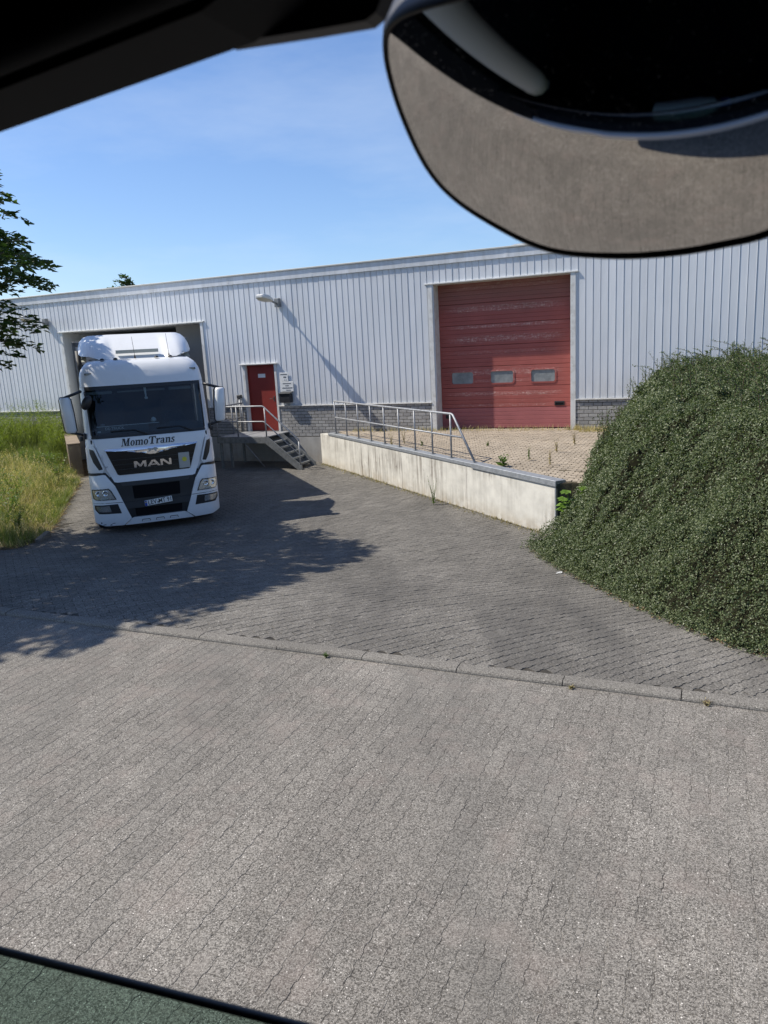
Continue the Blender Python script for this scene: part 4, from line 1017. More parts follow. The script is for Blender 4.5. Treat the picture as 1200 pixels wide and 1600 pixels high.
# mirrors
for s in (1, -1):
    mr = empty('wing_mirror', (0, 0, 0)); mr.parent = lo
    secs = [(2.13, 0.085, 0.10), (2.17, 0.105, 0.12), (2.5, 0.115, 0.13), (2.78, 0.105, 0.12), (2.83, 0.08, 0.09)]
    b = MB(); rings = []
    for z, hw_, dp in secs:
        xc = s * (1.50 + (z - 2.5) * 0.06); yc = 0.34
        rings.append([b.bm.verts.new((xc + hw_ * math.copysign(abs(math.cos(a)) ** 0.6, math.cos(a)), yc + dp * (math.sin(a) if math.sin(a) < 0 else 0.35 * math.sin(a)), z)) for a in np.linspace(0, 2 * math.pi, 16, endpoint=False)])
    for a, c in zip(rings, rings[1:]):
        for i in range(16): f = b.bm.faces.new((a[i], a[(i + 1) % 16], c[(i + 1) % 16], c[i])); f.smooth = True
    b.bm.faces.new(rings[0][::-1]); b.bm.faces.new(rings[-1]); b.build('mirror_housing', M_WHITE, mr)
    b = MB(); b.box((s * 1.50 - 0.11, 0.385, 2.17), (s * 1.50 + 0.11, 0.40, 2.80), 0.004); b.build('mirror_glass', M_CHROME, mr)
    b = MB(); rim = [(s * (1.50 + (z - 2.5) * 0.06 + k * hw_ * 1.03), 0.375, z) for k, seq in ((1, secs), (-1, secs[::-1])) for z, hw_, dp in seq]
    b.tube(rim + rim[:1], 0.016, 6, False); b.build('mirror_rim', M_BLACK, mr)
    b = MB(); b.tube([(s * 1.20, 0.42, 2.93), (s * 1.32, 0.36, 2.89), (s * 1.48, 0.35, 2.84), (s * 1.58, 0.36, 2.80)], 0.028, 8); b.build('mirror_arm', M_BLACK, mr)
    b = MB(); b.tube([(s * 1.22, 0.40, 2.04), (s * 1.33, 0.36, 2.09), (s * 1.50, 0.35, 2.13)], 0.024, 8); b.build('mirror_arm', M_BLACK, mr)
    MB().box((s * 1.24 - 0.03, 0.28, 1.98), (s * 1.24 + 0.03, 0.5, 2.10), 0.02).build('arm_foot', M_BLACK, mr)
    b = MB(); b.box((s * 1.31 - 0.03, 0.5, 1.93), (s * 1.31 + 0.03, 0.6, 2.02), 0.02, 2); b.build('side_indicator', M_DKGREY, lo)
b = MB(); t_ = bmesh.new(); bmesh.ops.create_uvsphere(t_, u_segments=16, v_segments=10, radius=1)
for v in t_.verts: v.co = Vector((-1.12 + v.co.x * 0.10 + v.co.z * 0.045, 0.13 + v.co.y * 0.07, 2.71 + v.co.z * 0.14))
for f in t_.faces: f.smooth = True
b._add(t_); b.tube([(-1.14, 0.34, 2.90), (-1.13, 0.18, 2.84)], 0.02, 6)
for f in b.bm.faces: f.smooth = True
b.build('front_mirror', M_BLACK, lo)
# roof: marker lamps, whips, domes, fairing
for s in (1, -1):
    xx = 1.03 * s; b = MB(); b.box((xx - 0.065, fy(1.03, 3.25) - 0.018, 3.236), (xx + 0.065, fy(1.03, 3.25) + 0.03, 3.272), 0.006); mk = b.build('marker_lamp', M_BLACK, lo)
    MB().box((xx - 0.045, fy(1.03, 3.25) - 0.021, 3.246), (xx + 0.045, fy(1.03, 3.25) - 0.0185, 3.262)).build('lamp_lens', M_CREAM, mk)
for xx, h_ in ((-0.07, 0.42), (0.62, 0.46)):
    b = MB(); b.tube([(xx, 0.86, 3.52), (xx, 0.86, 3.60)], 0.016, 8, rs=[0.022, 0.007]); b.tube([(xx, 0.86, 3.60), (xx - 0.02, 0.90, 3.54 + h_)], 0.0042, 5); b.build('aerial', M_BLACK, lo)
for xx in (-0.72, -0.46, 0.36, 0.64):
    b = MB(); b.lathe([(0.045, 0.0), (0.042, 0.022), (0.02, 0.038), (0.004, 0.04)], (xx, 0.84, 3.512), 'z', 12); b.build('roof_dome', M_BLACK, lo)
def ffy(x, z):
    a = abs(x); t = (z - 3.5) / 0.55
    y = 1.02 + 0.95 * t ** 1.25 if t > 0 else 1.02
    y -= 0.13 * sstep((a - 0.50) / 0.16) * (1 - sstep((t - 0.55) / 0.45)) * 0.9
    y += 0.55 * max(0, (a - 0.80) / 0.36) ** 2
    return float(y)
fo = [(-0.78, 3.525), (0.78, 3.525), (0.86, 3.56), (0.98, 3.60), (1.12, 3.615), (1.165, 3.66), (1.16, 3.80), (1.12, 3.93), (1.04, 4.01), (0.93, 4.045), (0.5, 4.055), (-0.5, 4.055), (-0.93, 4.045), (-1.04, 4.01), (-1.12, 3.93), (-1.16, 3.80), (-1.165, 3.66), (-1.12, 3.615), (-0.98, 3.60), (-0.86, 3.56)]
fr_ = patch('roof_fairing', fo, 0.0, M_WHITE, lo, 0.55, 0.05, f=ffy)
for s in (1, -1):
    b = MB(); b.prism([(1.45, 3.50), (2.3, 3.50), (2.3, 3.66), (1.75, 3.64)], 'x', s * 1.02, s * 1.12); b.build('fairing_skirt', M_CREAM, lo)
patch('light_bar', [(-0.43, 3.63), (0.43, 3.63), (0.43, 3.70), (-0.43, 3.70)], -0.05, M_CREAM, lo, 0.08, 0.1, f=lambda x, z: 1.10)
# chassis, wheels, steps
MB().box((-0.55, 0.30, 0.45), (0.55, 6.5, 1.0)).build('chassis', M_CAVITY, lo)
MB().box((-0.85, 0.25, 0.30), (0.85, 0.85, 1.02)).build('front_underbody', M_CAVITY, lo)
def wheel(x, y):
    w = empty('wheel', (x, y, 0.515)); w.parent = lo
    b = MB(); b.lathe([(0.30, -0.15), (0.48, -0.155), (0.510, -0.13), (0.515, 0), (0.510, 0.13), (0.48, 0.155), (0.30, 0.15)], (0, 0, 0), 'x', 32); b.build('tyre', M_BLACKR, w)
    b = MB(); b.lathe([(0.29, -0.13), (0.295, 0.0), (0.29, 0.13)], (0, 0, 0), 'x', 24); b.build('rim', M_GALV, w)
for x_ in (-1.06, 1.06):
    for y_ in (1.08, 5.1, 11.2, 12.5): wheel(x_, y_)
for s in (1, -1):
    b = MB(); b.box((s * 1.22 - 0.03, 0.45, 0.35), (s * 1.22 + 0.03, 0.80, 1.0), 0.02); b.build('entry_step', M_DKGREY, lo)
    b = MB(); b.box((s * 1.20 - 0.03, 2.3, 0.40), (s * 1.20 + 0.03, 4.2, 1.0), 0.03); b.build('side_skirt', M_WHITE, lo)
tr = empty('trailer', (0, 0, 0)); tr.parent = lo
MB().box((-1.27, 3.05, 1.15), (1.27, 14.2, 3.93), 0.02).build('trailer_box', M_WHITE, tr)
b = MB(); b.box((-1.275, 3.02, 3.85), (1.275, 3.06, 3.96), 0.01); b.box((-1.285, 3.02, 1.15), (-1.22, 3.07, 3.95)); b.box((1.22, 3.02, 1.15), (1.285, 3.07, 3.95)); b.build('front_frame', M_GALVD, tr)
MB().box((-0.8, 2.75, 2.6), (0.8, 3.03, 3.55), 0.03).build('cooling_unit', M_DKGREY, tr)
b = MB(); b.tube([(-1.18, 2.5, 2.4), (-1.18, 2.5, 3.75)], 0.06, 8); b.build('exhaust_stack', M_DKGREY, lo)

# ================================================================== VEGETATION
def unit(a): return a / np.maximum(np.linalg.norm(a, axis=-1, keepdims=True), 1e-9)
def leaves_mesh(name, pos, dirv, nrm, length, width, fold=0.15):
    """diamond leaves: pos base, dirv along, nrm up"""
    dirv = unit(dirv); side = unit(np.cross(dirv, nrm)); up = np.cross(side, dirv)
    l = length[:, None]; w = width[:, None]
    v = np.stack([pos, pos + dirv * l * 0.45 + side * w * 0.5 + up * l * fold, pos + dirv * l, pos + dirv * l * 0.45 - side * w * 0.5 + up * l * fold], 1)
    n = len(pos); i = np.arange(n)[:, None] * 4
    f = np.concatenate([i + [0, 1, 2], i + [0, 2, 3]], 1).reshape(-1, 3)
    return np_mesh(name, v.reshape(-1, 3), f)
def blades_mesh(name, base, lean, height, width):
    """grass blades of two segments"""
    n = len(base); a = rng.uniform(0, 2 * np.pi, n); side = np.stack([np.cos(a), np.sin(a), np.zeros(n)], 1) * width[:, None] * 0.5
    up = np.zeros((n, 3)); up[:, 2] = height
    m1 = base + up * 0.55 + lean * 0.3; tip = base + up * 0.95 + lean
    v = np.stack([base - side, base + side, m1 + side * 0.8, m1 - side * 0.8, tip], 1)
    i = np.arange(n)[:, None] * 5
    f = np.concatenate([i + [0, 1, 2], i + [0, 2, 3], i + [3, 2, 4]], 1).reshape(-1, 3)
    return np_mesh(name, v.reshape(-1, 3), f)
def nz3(x, y, z, s): return np.array([noise.noise((a * s, b * s, c * s)) for a, b, c in zip(x, y, z)])

def px_of(p):
    d = (np.asarray(p) - np.array([0, 0, ZC])) @ CAMV.T
    return 600 + 1180 * d[..., 0] / d[..., 2], 800 - 1180 * d[..., 1] / d[..., 2], d[..., 2]
# --- big cascading shrub on the right
SH = [(2.42, 12.45)] + SHRUB_FRONT + [(4.3, 5.95), (7.0, 4.9), (12, 3.5), (16, 12), (9.5, 18.2), (7.0, 19.3), (6.25, 19.0), (4.9, 15.9), (3.85, 13.6), (3.35, 12.75)]
LEFT = [(6.25, 19.0), (4.9, 15.9), (3.85, 13.6), (3.35, 12.75), (2.42, 12.45)]
FRONT = [(2.42, 12.45)] + SHRUB_FRONT + [(4.3, 5.95), (7.0, 4.9), (12, 3.5)]
_GX, _GY = np.linspace(1.5, 11, 170), np.linspace(3, 20, 300)
_gx, _gy = np.meshgrid(_GX, _GY, indexing='ij')
def shrub_raw(x, y):
    ul = poly_dist(x, y, LEFT); uf = poly_dist(x, y, FRONT); ins = in_poly(x, y, SH)
    base = np.where(uf < ul, zg(x, y), np.where(y > 12.8, PZ, zg(x, y)))
    base = zg(x, y) * (1 - sstep(uf / 2.0)) + PZ * sstep(uf / 2.0)
    base = np.where((ul < uf) & (y > 12.9), PZ, base)
    top = 1.78
    h = 0.12 + top * (1.12 * (1 - np.exp(-uf / 1.35))) * (1 - np.exp(-(ul + 0.10) / 0.75))
    b1 = nz3(np.ravel(x), np.ravel(y), np.zeros(np.size(x)), 0.9).reshape(np.shape(x)); b2 = nz3(np.ravel(x), np.ravel(y), np.ones(np.size(x)), 2.4).reshape(np.shape(x))
    b3 = nz3(np.ravel(y) * 2.6, np.ravel(uf) * 0.7, np.full(np.size(x), 5.0), 1.0).reshape(np.shape(x))
    b4 = nz3(np.ravel(y) * 5.2 + np.ravel(x) * 2.0, np.ravel(uf) * 0.55, np.full(np.size(x), 9.0), 1.0).reshape(np.shape(x))
    z = base + h + (0.17 * b4 + 0.24 * b1 + 0.20 * b2 + 0.24 * b3 - 0.12) * sstep(np.minimum(uf, ul) / 0.7)
    cap = 2.72 + 0.16 * b1 + 0.16 * b2; z = cap - np.log1p(np.exp((cap - z) * 5)) / 5      # flat-topped, the shrub is flat-topped
    return np.where(ins, z, -1.0)
_sz = shrub_raw(_gx, _gy)
def bil(x, y):
    fx = np.clip((x - _GX[0]) / (_GX[1] - _GX[0]), 0, len(_GX) - 1.001); fyy = np.clip((y - _GY[0]) / (_GY[1] - _GY[0]), 0, len(_GY) - 1.001)
    i = fx.astype(int); j = fyy.astype(int); a = fx - i; b = fyy - j
    return _sz[i, j] * (1 - a) * (1 - b) + _sz[i + 1, j] * a * (1 - b) + _sz[i, j + 1] * (1 - a) * b + _sz[i + 1, j + 1] * a * b
shrub = empty('cotoneaster_shrub', (4.2, 9.5, 0.5)); tag(shrub, 'big dense dark green small-leaved shrub cascading down the bank at the right', 'shrub')
# core: closed sheet for the inner twigs, near-black to paint shade between leaves
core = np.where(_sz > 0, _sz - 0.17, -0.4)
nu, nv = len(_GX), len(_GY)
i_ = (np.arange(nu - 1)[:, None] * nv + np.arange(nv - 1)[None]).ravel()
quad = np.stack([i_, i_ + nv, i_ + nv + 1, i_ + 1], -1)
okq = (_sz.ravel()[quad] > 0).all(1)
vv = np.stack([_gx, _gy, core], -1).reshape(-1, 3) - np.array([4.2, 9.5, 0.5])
link('twig_shade_core', np_mesh('twig_shade_core', vv, quad[okq], True), mat('painted_twig_shade', (0.014, 0.014, 0.008), 0.95, spec=0.05), shrub)
def surf_pts(n, xr=(2.3, 9.5), yr=(5.2, 19.2)):
    """points on the shrub surface, weighted by slope area"""
    out = []
    while sum(len(o) for o in out) < n:
        x = rng.uniform(*xr, n * 3); y = rng.uniform(*yr, n * 3); z = bil(x, y)
        e = 0.06; gx = (bil(x + e, y) - bil(x - e, y)) / (2 * e); gy = (bil(x, y + e) - bil(x, y - e)) / (2 * e)
        g = np.hypot(gx, gy); k = (z > 0.05) & (g < 8) & (rng.uniform(0, 1, len(x)) < np.sqrt(1 + g * g) / 5.0)
        k &= in_view(x, y, z, 160) | (rng.uniform(0, 1, len(x)) < 0.25)
        nn = unit(np.stack([-gx, -gy, np.ones_like(gx)], 1))
        # skip what faces away from the yard and the road
        vw = unit(np.stack([-x, -y, ZC - z], 1)); k &= ((nn * vw).sum(1) > -0.45)
        # nearer parts need more leaves for their size in the picture
        dd = np.hypot(x, y); k &= rng.uniform(0, 1, len(x)) < np.clip((8.5 / dd) ** 1.0, 0, 1)
        xk, yk, zk = x[k], y[k], z[k]
        cl = nz3(xk, yk, zk, 2.6) + 0.6 * nz3(xk, yk, zk * 0.35, 6.0) + rng.normal(0, 0.16, len(xk)) > -0.26
        out.append(np.concatenate([np.stack([xk, yk, zk], 1), nn[k]], 1)[cl])
    return np.concatenate(out)[:n]
def sprigs(n, nl, lrange, size, spread, droop, up=0.0):
    S_ = surf_pts(n); p = S_[:, :3]; nn = S_[:, 3:]
    down = np.array([0, 0, -1.0]) - nn * (nn @ np.array([0, 0, -1.0]))[:, None]
    d = unit(nn * 0.75 + unit(down) * droop + rng.normal(0, spread, (n, 3)) + np.array([0, 0, up]))
    ln = rng.uniform(*lrange, n); k = rng.uniform(0, 1, (n, nl))
    bend = unit(down) * 0.35 + np.array([0, 0, -0.15])
    P = p[:, None] - nn[:, None] * 0.12 + d[:, None] * (k * ln[:, None])[..., None] + bend[:, None] * (k ** 2 * ln[:, None])[..., None]
    ld = d[:, None] * 0.5 + rng.normal(0, 0.75, (n, nl, 3)); nr = nn[:, None] + rng.normal(0, 0.55, (n, nl, 3)) + np.array([0, 0, 0.35])
    sz = rng.uniform(0.7, 1.25, (n, nl)) * size
    far = np.clip(np.hypot(p[:, 0], p[:, 1]) / 9.0, 0.85, 1.9)[:, None]; sz = sz * far
    return P.reshape(-1, 3), ld.reshape(-1, 3), nr.reshape(-1, 3), sz.ravel()
O = np.array([4.2, 9.5, 0.5])
P, D, Nn, sz = sprigs(11500, 15, (0.08, 0.24), 0.026, 0.35, 0.75)
link('foliage', leaves_mesh('foliage', P - O, D, Nn, sz, sz * 0.62), M_SLEAF, shrub)
P, D, Nn, sz = sprigs(2600, 14, (0.12, 0.30), 0.026, 0.45, 0.5, 0.25)
link('fresh_foliage', leaves_mesh('fresh_foliage', P - O, D, Nn, sz, sz * 0.6), M_SLEAF2, shrub)
# long drooping tresses that follow the slope down, narrow and full of leaves
def tresses(n, nl, steps=9):
    S_ = surf_pts(n); x, y = S_[:, 0].copy(), S_[:, 1].copy(); path = []
    ln = rng.uniform(0.35, 1.15, n); off0 = rng.uniform(0.05, 0.20, n)
    side = rng.normal(0, 0.22, (n, 2))
    for k in range(steps):
        t = k / (steps - 1)
        z = bil(x, y); zb = np.maximum(z, zg(x, y) + 0.05)
        path.append(np.stack([x, y, zb + off0 * (0.3 + 1.9 * t * (1 - t)) - 0.04 * t], 1))
        e = 0.08; gx = (bil(x + e, y) - bil(x - e, y)) / (2 * e); gy = (bil(x, y + e) - bil(x, y - e)) / (2 * e); g = np.maximum(np.hypot(gx, gy), 0.25)
        hstep = ln / steps / np.sqrt(1 + np.minimum(g, 4) ** 2)
        x = x - gx / g * hstep + side[:, 0] * hstep; y = y - gy / g * hstep + side[:, 1] * hstep
    path = np.stack(path, 1)
    t = rng.uniform(0, steps - 1.001, (n, nl)); i = t.astype(int); f = (t - i)[..., None]; r = np.arange(n)[:, None]
    P = path[r, i] * (1 - f) + path[r, i + 1] * f; d = unit(path[r, i + 1] - path[r, i])
    P = P + rng.normal(0, 0.028, P.shape)
    far = np.clip(np.hypot(S_[:, 0], S_[:, 1]) / 9.0, 0.85, 1.9)[:, None]
    sz = rng.uniform(0.6, 1.2, (n, nl)) * 0.027 * far
    keepm = bil(P[..., 0], P[..., 1]).ravel() > -0.5
    return P.reshape(-1, 3)[keepm], (d * 0.6 + rng.normal(0, 0.6, P.shape)).reshape(-1, 3)[keepm], (rng.normal(0, 0.5, P.shape) + [-0.25, -0.25, 0.75]).reshape(-1, 3)[keepm], sz.ravel()[keepm], path
P, D, Nn, sz, tpath = tresses(2300, 62)
link('trailing_foliage', leaves_mesh('trailing_foliage', P - O, D, Nn, sz, sz * 0.6), M_SLEAF, shrub)
# fringe of sprigs hanging over the foot
fp = []
for a, c in zip(FRONT[:-2], FRONT[1:-1]):
    n_ = int(np.hypot(c[0] - a[0], c[1] - a[1]) * 260); t = rng.uniform(0, 1, n_)
    fp.append(np.stack([a[0] + (c[0] - a[0]) * t + rng.normal(0.04, 0.06, n_), a[1] + (c[1] - a[1]) * t + rng.normal(0, 0.05, n_)], 1))
fp = np.concatenate(fp); fz = zg(fp[:, 0], fp[:, 1]) + rng.uniform(0.01, 0.13, len(fp)); k = 6
bp = np.repeat(np.c_[fp, fz], k, 0) + rng.normal(0, 0.045, (len(fp) * k, 3)) * [1, 1, 0.6]; bp[:, 2] = np.maximum(bp[:, 2], zg(bp[:, 0], bp[:, 1]) + 0.006)
ls = rng.uniform(0.016, 0.030, len(bp))
link('foot_fringe', leaves_mesh('foot_fringe', bp - O, rng.normal(0, 1, (len(bp), 3)) + [-0.5, -0.3, -0.2], rng.normal(0, 0.6, (len(bp), 3)) + [-0.4, -0.3, 0.8], ls, ls * 0.62), M_SLEAF, shrub)
# arching shoots along the crest
tw = MB(); LP, LD, LN, LS = [], [], [], []
crest = surf_pts(6000); crest = crest[(crest[:, 2] > 1.7) & in_view(crest[:, 0], crest[:, 1], crest[:, 2], 60)]
mark = crest[np.argsort(-(crest[:, 2] + rng.uniform(0, 0.9, len(crest))))[:300]]
tallp = crest[(crest[:, 2] > 2.35) & (crest[:, 1] < 14)]; tallp = tallp[rng.permutation(len(tallp))[:70]]
for qi, q in enumerate(np.concatenate([mark, tallp])):
    p = q[:3]; L_ = rng.uniform(0.25, 0.5) if rng.uniform() < 0.75 else rng.uniform(0.5, 0.85)
    if qi >= len(mark): L_ = rng.uniform(0.55, 0.95)
    a = rng.uniform(0, 2 * np.pi); out = np.array([math.cos(a), math.sin(a), 0]) * (0.5 if qi < len(mark) else 0.25) + np.array([-0.2, -0.1, 0])
    pts = [p + np.array([0, 0, -0.05]) + np.array([0, 0, 1]) * t * L_ * (1 - 0.45 * t) + out * t * t * L_ for t in np.linspace(0, 1, 6)]
    tw.tube([tuple(v - O) for v in pts], 0.004, 4, False, rs=[0.005, 0.0045, 0.004, 0.0035, 0.003, 0.002])
    for t in np.linspace(0.1, 1, int(L_ * 60)):
        c = p + np.array([0, 0, -0.05]) + np.array([0, 0, 1]) * t * L_ * (1 - 0.45 * t) + out * t * t * L_
        LP.append(c); LD.append(rng.normal(0, 1, 3) + np.array([0, 0, 0.3])); LN.append(rng.normal(0, 1, 3) + np.array([0, 0, 1.0])); LS.append(rng.uniform(0.026, 0.044))
# bushy upright tufts standing out along the crest line
cp_x, cp_y, _ = px_of(crest[:, :3])
for b0 in range(930, 1260, 22):
    k_ = np.where((cp_x > b0) & (cp_x < b0 + 22))[0]
    if len(k_) == 0: continue
    root = crest[k_[np.argmin(cp_y[k_])], :3]; big = rng.uniform(0.12, 0.30) if rng.uniform() < 0.55 else rng.uniform(0.34, 0.55)
    for _ in range(int(5 + big * 26)):
        a = rng.uniform(0, 2 * np.pi); L_ = big * rng.uniform(0.55, 1.1); out = np.array([math.cos(a), math.sin(a), 0]) * rng.uniform(0.1, 0.6); r0 = root + np.array([rng.normal(0, 0.10), rng.normal(0, 0.10), -0.05])
        pts = [r0 + np.array([0, 0, 1]) * t * L_ + out * t ** 1.6 * L_ for t in np.linspace(0, 1, 5)]
        tw.tube([tuple(v - O) for v in pts], 0.003, 4, False, rs=[0.004, 0.0035, 0.003, 0.0025, 0.0015])
        for t in np.linspace(0.05, 1, int(10 + L_ * 55)):
            LP.append(r0 + np.array([0, 0, 1]) * t * L_ + out * t ** 1.6 * L_ + rng.normal(0, 0.012, 3)); LD.append(rng.normal(0, 1, 3) + [0, 0, 0.5]); LN.append(rng.normal(0, 1, 3) + [0, 0, 0.8]); LS.append(rng.uniform(0.022, 0.040))
tw.build('shoots', M_TWIG, shrub)['kind'] = 'stuff'; LS = np.array(LS)
link('shoot_foliage', leaves_mesh('shoot_foliage', np.array(LP) - O, np.array(LD), np.array(LN), LS, LS * 0.55), M_SLEAF2, shrub)
# soil and leaf litter strip along its foot
lit = MB()
pts = FRONT
for a, c in zip(pts, pts[1:]):
    n_ = int(np.hypot(c[0] - a[0], c[1] - a[1]) * 70)
    for _ in range(n_):
        t = random.random(); x = a[0] + (c[0] - a[0]) * t + random.gauss(0.0, 0.05); y = a[1] + (c[1] - a[1]) * t + random.gauss(0, 0.05)
        z = float(zg(x, y)) + random.uniform(0.002, 0.02); s = random.uniform(0.008, 0.022); an = random.uniform(0, 6.28)
        lit.face([(x + s * math.cos(an), y + s * math.sin(an), z), (x + s * 0.5 * math.cos(an + 1.7), y + s * 0.5 * math.sin(an + 1.7), z + random.uniform(0, 0.012)), (x - s * math.cos(an), y - s * math.sin(an), z + 0.002), (x + s * 0.5 * math.cos(an - 1.7), y + s * 0.5 * math.sin(an - 1.7), z)])
o = lit.build('leaf_litter', leafm('brown_litter', (0.16, 0.10, 0.05), (0.32, 0.23, 0.13), 0.1)); tag(o, 'dry brown leaf litter along the foot of the big shrub', 'leaf litter', kind='stuff')

# --- grasses on the bank
def bank_pts(n, umin=0.0, umax=99, xr=(-15, -6.3), yr=(12.6, 29)):
    out = []
    while sum(len(o) for o in out) < n:
        x = rng.uniform(*xr, n * 3); y = rng.uniform(*yr, n * 3); u = poly_dist(x, y, EDGE)
        k = in_poly(x, y, BANK) & (u > umin) & (u < umax) & in_view(x, y, np.full_like(x, 0.8), 90)
        out.append(np.stack([x[k], y[k], u[k]], 1))
    p = np.concatenate(out)[:n]; return p[:, 0], p[:, 1], zbank(p[:, 0], p[:, 1]), p[:, 2]
x, y, z, u = bank_pts(52000, 0.02)
k = nz3(x, y, z, 1.3) + rng.normal(0, 0.2, len(x)) > -0.12; x, y, z, u = x[k], y[k], z[k], u[k]
hgt = rng.uniform(0.10, 0.26, len(x)) + 0.16 * sstep(u / 1.4); tuft = nz3(x, y, z, 1.7)
hgt *= 1.1 + 0.9 * tuft
link_o = link('grass', blades_mesh('grass', np.stack([x, y, z - 0.02], 1), rng.normal(0, 0.10, (len(x), 3)) * [1, 1, 0] + [0.03, -0.02, 0], np.abs(hgt) + 0.05, rng.uniform(0.006, 0.013, len(x))), M_GRASS)
tag(link_o, 'short green grass covering the bank left of the lorry', 'grass', kind='stuff')
x, y, z, u = bank_pts(20000, 0.0, 3.4, (-14, -6.3), (12.6, 23.5))
k = nz3(x, y, z, 0.8) + rng.normal(0, 0.25, len(x)) > -0.18; x, y, z, u = x[k], y[k], z[k], u[k]
hgt = rng.uniform(0.10, 0.55, len(x)) * (0.35 + 0.85 * sstep(u / 1.2)) * (1 + 0.6 * nz3(x, y, z, 2.1))
o = link('dry_grass', blades_mesh('dry_grass', np.stack([x, y, z - 0.02], 1), rng.normal(0, 0.20, (len(x), 3)) * [1, 1, 0], hgt, rng.uniform(0.004, 0.010, len(x))), M_DRY)
tag(o, 'straw coloured dry grass along the edge of the bank by the yard', 'dry grass', kind='stuff')
x, y, z, u = bank_pts(650, 0.15, 4.5, (-13, -6.4), (12.8, 24))
n = len(x); hh = rng.uniform(0.35, 0.85, n) * (0.5 + 0.5 * sstep(u / 1.2)); ln_ = rng.normal(0, 0.16, (n, 3)) * [1, 1, 0]
st1 = blades_mesh('stalks', np.stack([x, y, z], 1), ln_, hh, np.full(n, 0.006))
tipp = np.stack([x, y, z], 1) + np.stack([0 * hh, 0 * hh, hh * 0.9], 1) + ln_ * 0.9
rp_ = np.repeat(tipp, 7, 0) + rng.normal(0, 0.012, (n * 7, 3)) + np.stack([np.zeros(n * 7), np.zeros(n * 7), np.tile(np.linspace(-0.10, 0.05, 7), n)], 1)
ls = rng.uniform(0.03, 0.06, n * 7)
o = link('straw_stalks', st1, M_DRY); tag(o, 'long pale straw stalks standing above the grass of the bank', 'straw', kind='stuff')
o = link('seed_heads', leaves_mesh('seed_heads', rp_, rng.normal(0, 0.5, (n * 7, 3)) + [0, 0, 1.0], rng.normal(0, 1, (n * 7, 3)), ls, ls * 0.35), M_DRY); tag(o, 'pale grass seed heads above the bank', 'seed heads', kind='stuff')
# tall feathery yellow-green weeds at the back
x, y, z, u = bank_pts(1150, 2.2, 30, (-16, -7.5), (17, 28.3))
k = nz3(x, y, z, 0.8) + rng.normal(0, 0.2, len(x)) > -0.30; x, y, z, u = x[k], y[k], z[k], u[k]
tall = rng.uniform(0.75, 1.15, len(x)) * (0.75 + 0.25 * sstep((u - 2.0) / 2.0)) * (1 + 0.5 * nz3(x, y, z, 0.9))
npl = 46; k = rng.uniform(0.05, 1, (len(x), npl)); ang_ = rng.uniform(0, 2 * np.pi, (len(x), npl))
lean = rng.normal(0, 0.12, (len(x), 1, 2))
st_p = np.stack([x[:, None] + lean[..., 0] * k * k, y[:, None] + lean[..., 1] * k * k, z[:, None] + k * tall[:, None]], -1)
dr = np.stack([np.cos(ang_), np.sin(ang_), rng.uniform(0.5, 1.4, ang_.shape)], -1)
ls = (0.20 * (1 - 0.55 * k) * rng.uniform(0.6, 1.1, k.shape)).ravel()
o = link('tall_weeds', leaves_mesh('tall_weeds', st_p.reshape(-1, 3), dr.reshape(-1, 3), rng.normal(0, 1, (k.size, 3)), ls, ls * 0.10, 0.02), M_WEEDY)
tag(o, 'tall feathery yellow-green weeds in front of the warehouse wall at the left', 'weeds', kind='stuff')
# bramble-like leafy cover between weeds and dry grass
x, y, z, u = bank_pts(9000, 0.9, 3.6, (-13, -7.0), (15, 25))
k = nz3(x, y, z, 0.9) > -0.15; x, y, z = x[k], y[k], z[k]
zz = z + rng.uniform(0.05, 0.48, len(x)); ls = rng.uniform(0.04, 0.085, len(x))
o = link('bramble', leaves_mesh('bramble', np.stack([x, y, zz], 1), rng.normal(0, 1, (len(x), 3)) * [1, 1, 0.5], np.array([0, 0, 1.0]) + rng.normal(0, 0.5, (len(x), 3)), ls, ls * 0.7), M_WLEAF)
tag(o, 'leafy bramble cover on the middle of the grass bank', 'ground cover', kind='stuff')
for i_, (xx, yy, h_, m_, lf, lab) in enumerate(((-7.55, 15.2, 0.55, M_WLEAF, 0.11, 'leafy green weed on the bank nearest to the lorry bumper'), (-8.3, 16.6, 0.75, M_WLEAF, 0.12, 'taller leafy weed on the bank beside the lorry mirror'), (-8.1, 14.3, 0.50, M_DRY, 0.06, 'dry brown weed at the front of the bank'), (-9.0, 18.4, 0.9, M_WEEDY, 0.11, 'tall bright weed in the middle of the bank'), (-9.3, 21.6, 1.0, M_WLEAF, 0.13, 'tall dark weed beside the weathered concrete end wall'))):
    t = empty('bank_weed', (xx, yy, float(zbank(np.array([xx]), np.array([yy]))[0]))); tag(t, lab, 'weed', 'weeds on the bank')
    stm = MB(); LP, LD, LN, LS = [], [], [], []
    for k_ in range(9):
        a = rng.uniform(0, 6.28); hh = h_ * rng.uniform(0.6, 1.05); o_ = np.array([math.cos(a), math.sin(a), 0]) * hh * 0.4
        stm.tube([tuple(np.array([0, 0, 1]) * hh * q + o_ * q ** 1.5) for q in np.linspace(0, 1, 5)], 0.006, 4, False, rs=[0.007, 0.006, 0.005, 0.004, 0.002])
        for q in np.linspace(0.15, 1, 14):
            LP.append(np.array([0, 0, 1]) * hh * q + o_ * q ** 1.5); LD.append(np.array([*rng.normal(0, 1, 2), 0.3])); LN.append(np.array([0, 0, 1]) + rng.normal(0, 0.4, 3)); LS.append(lf * rng.uniform(0.6, 1.2) * (1.2 - 0.7 * q))
    stm.build('stem', m_, t); LS = np.array(LS); link('leaves', leaves_mesh('leaves', np.array(LP), np.array(LD), np.array(LN), LS, LS * 0.5), m_, t)
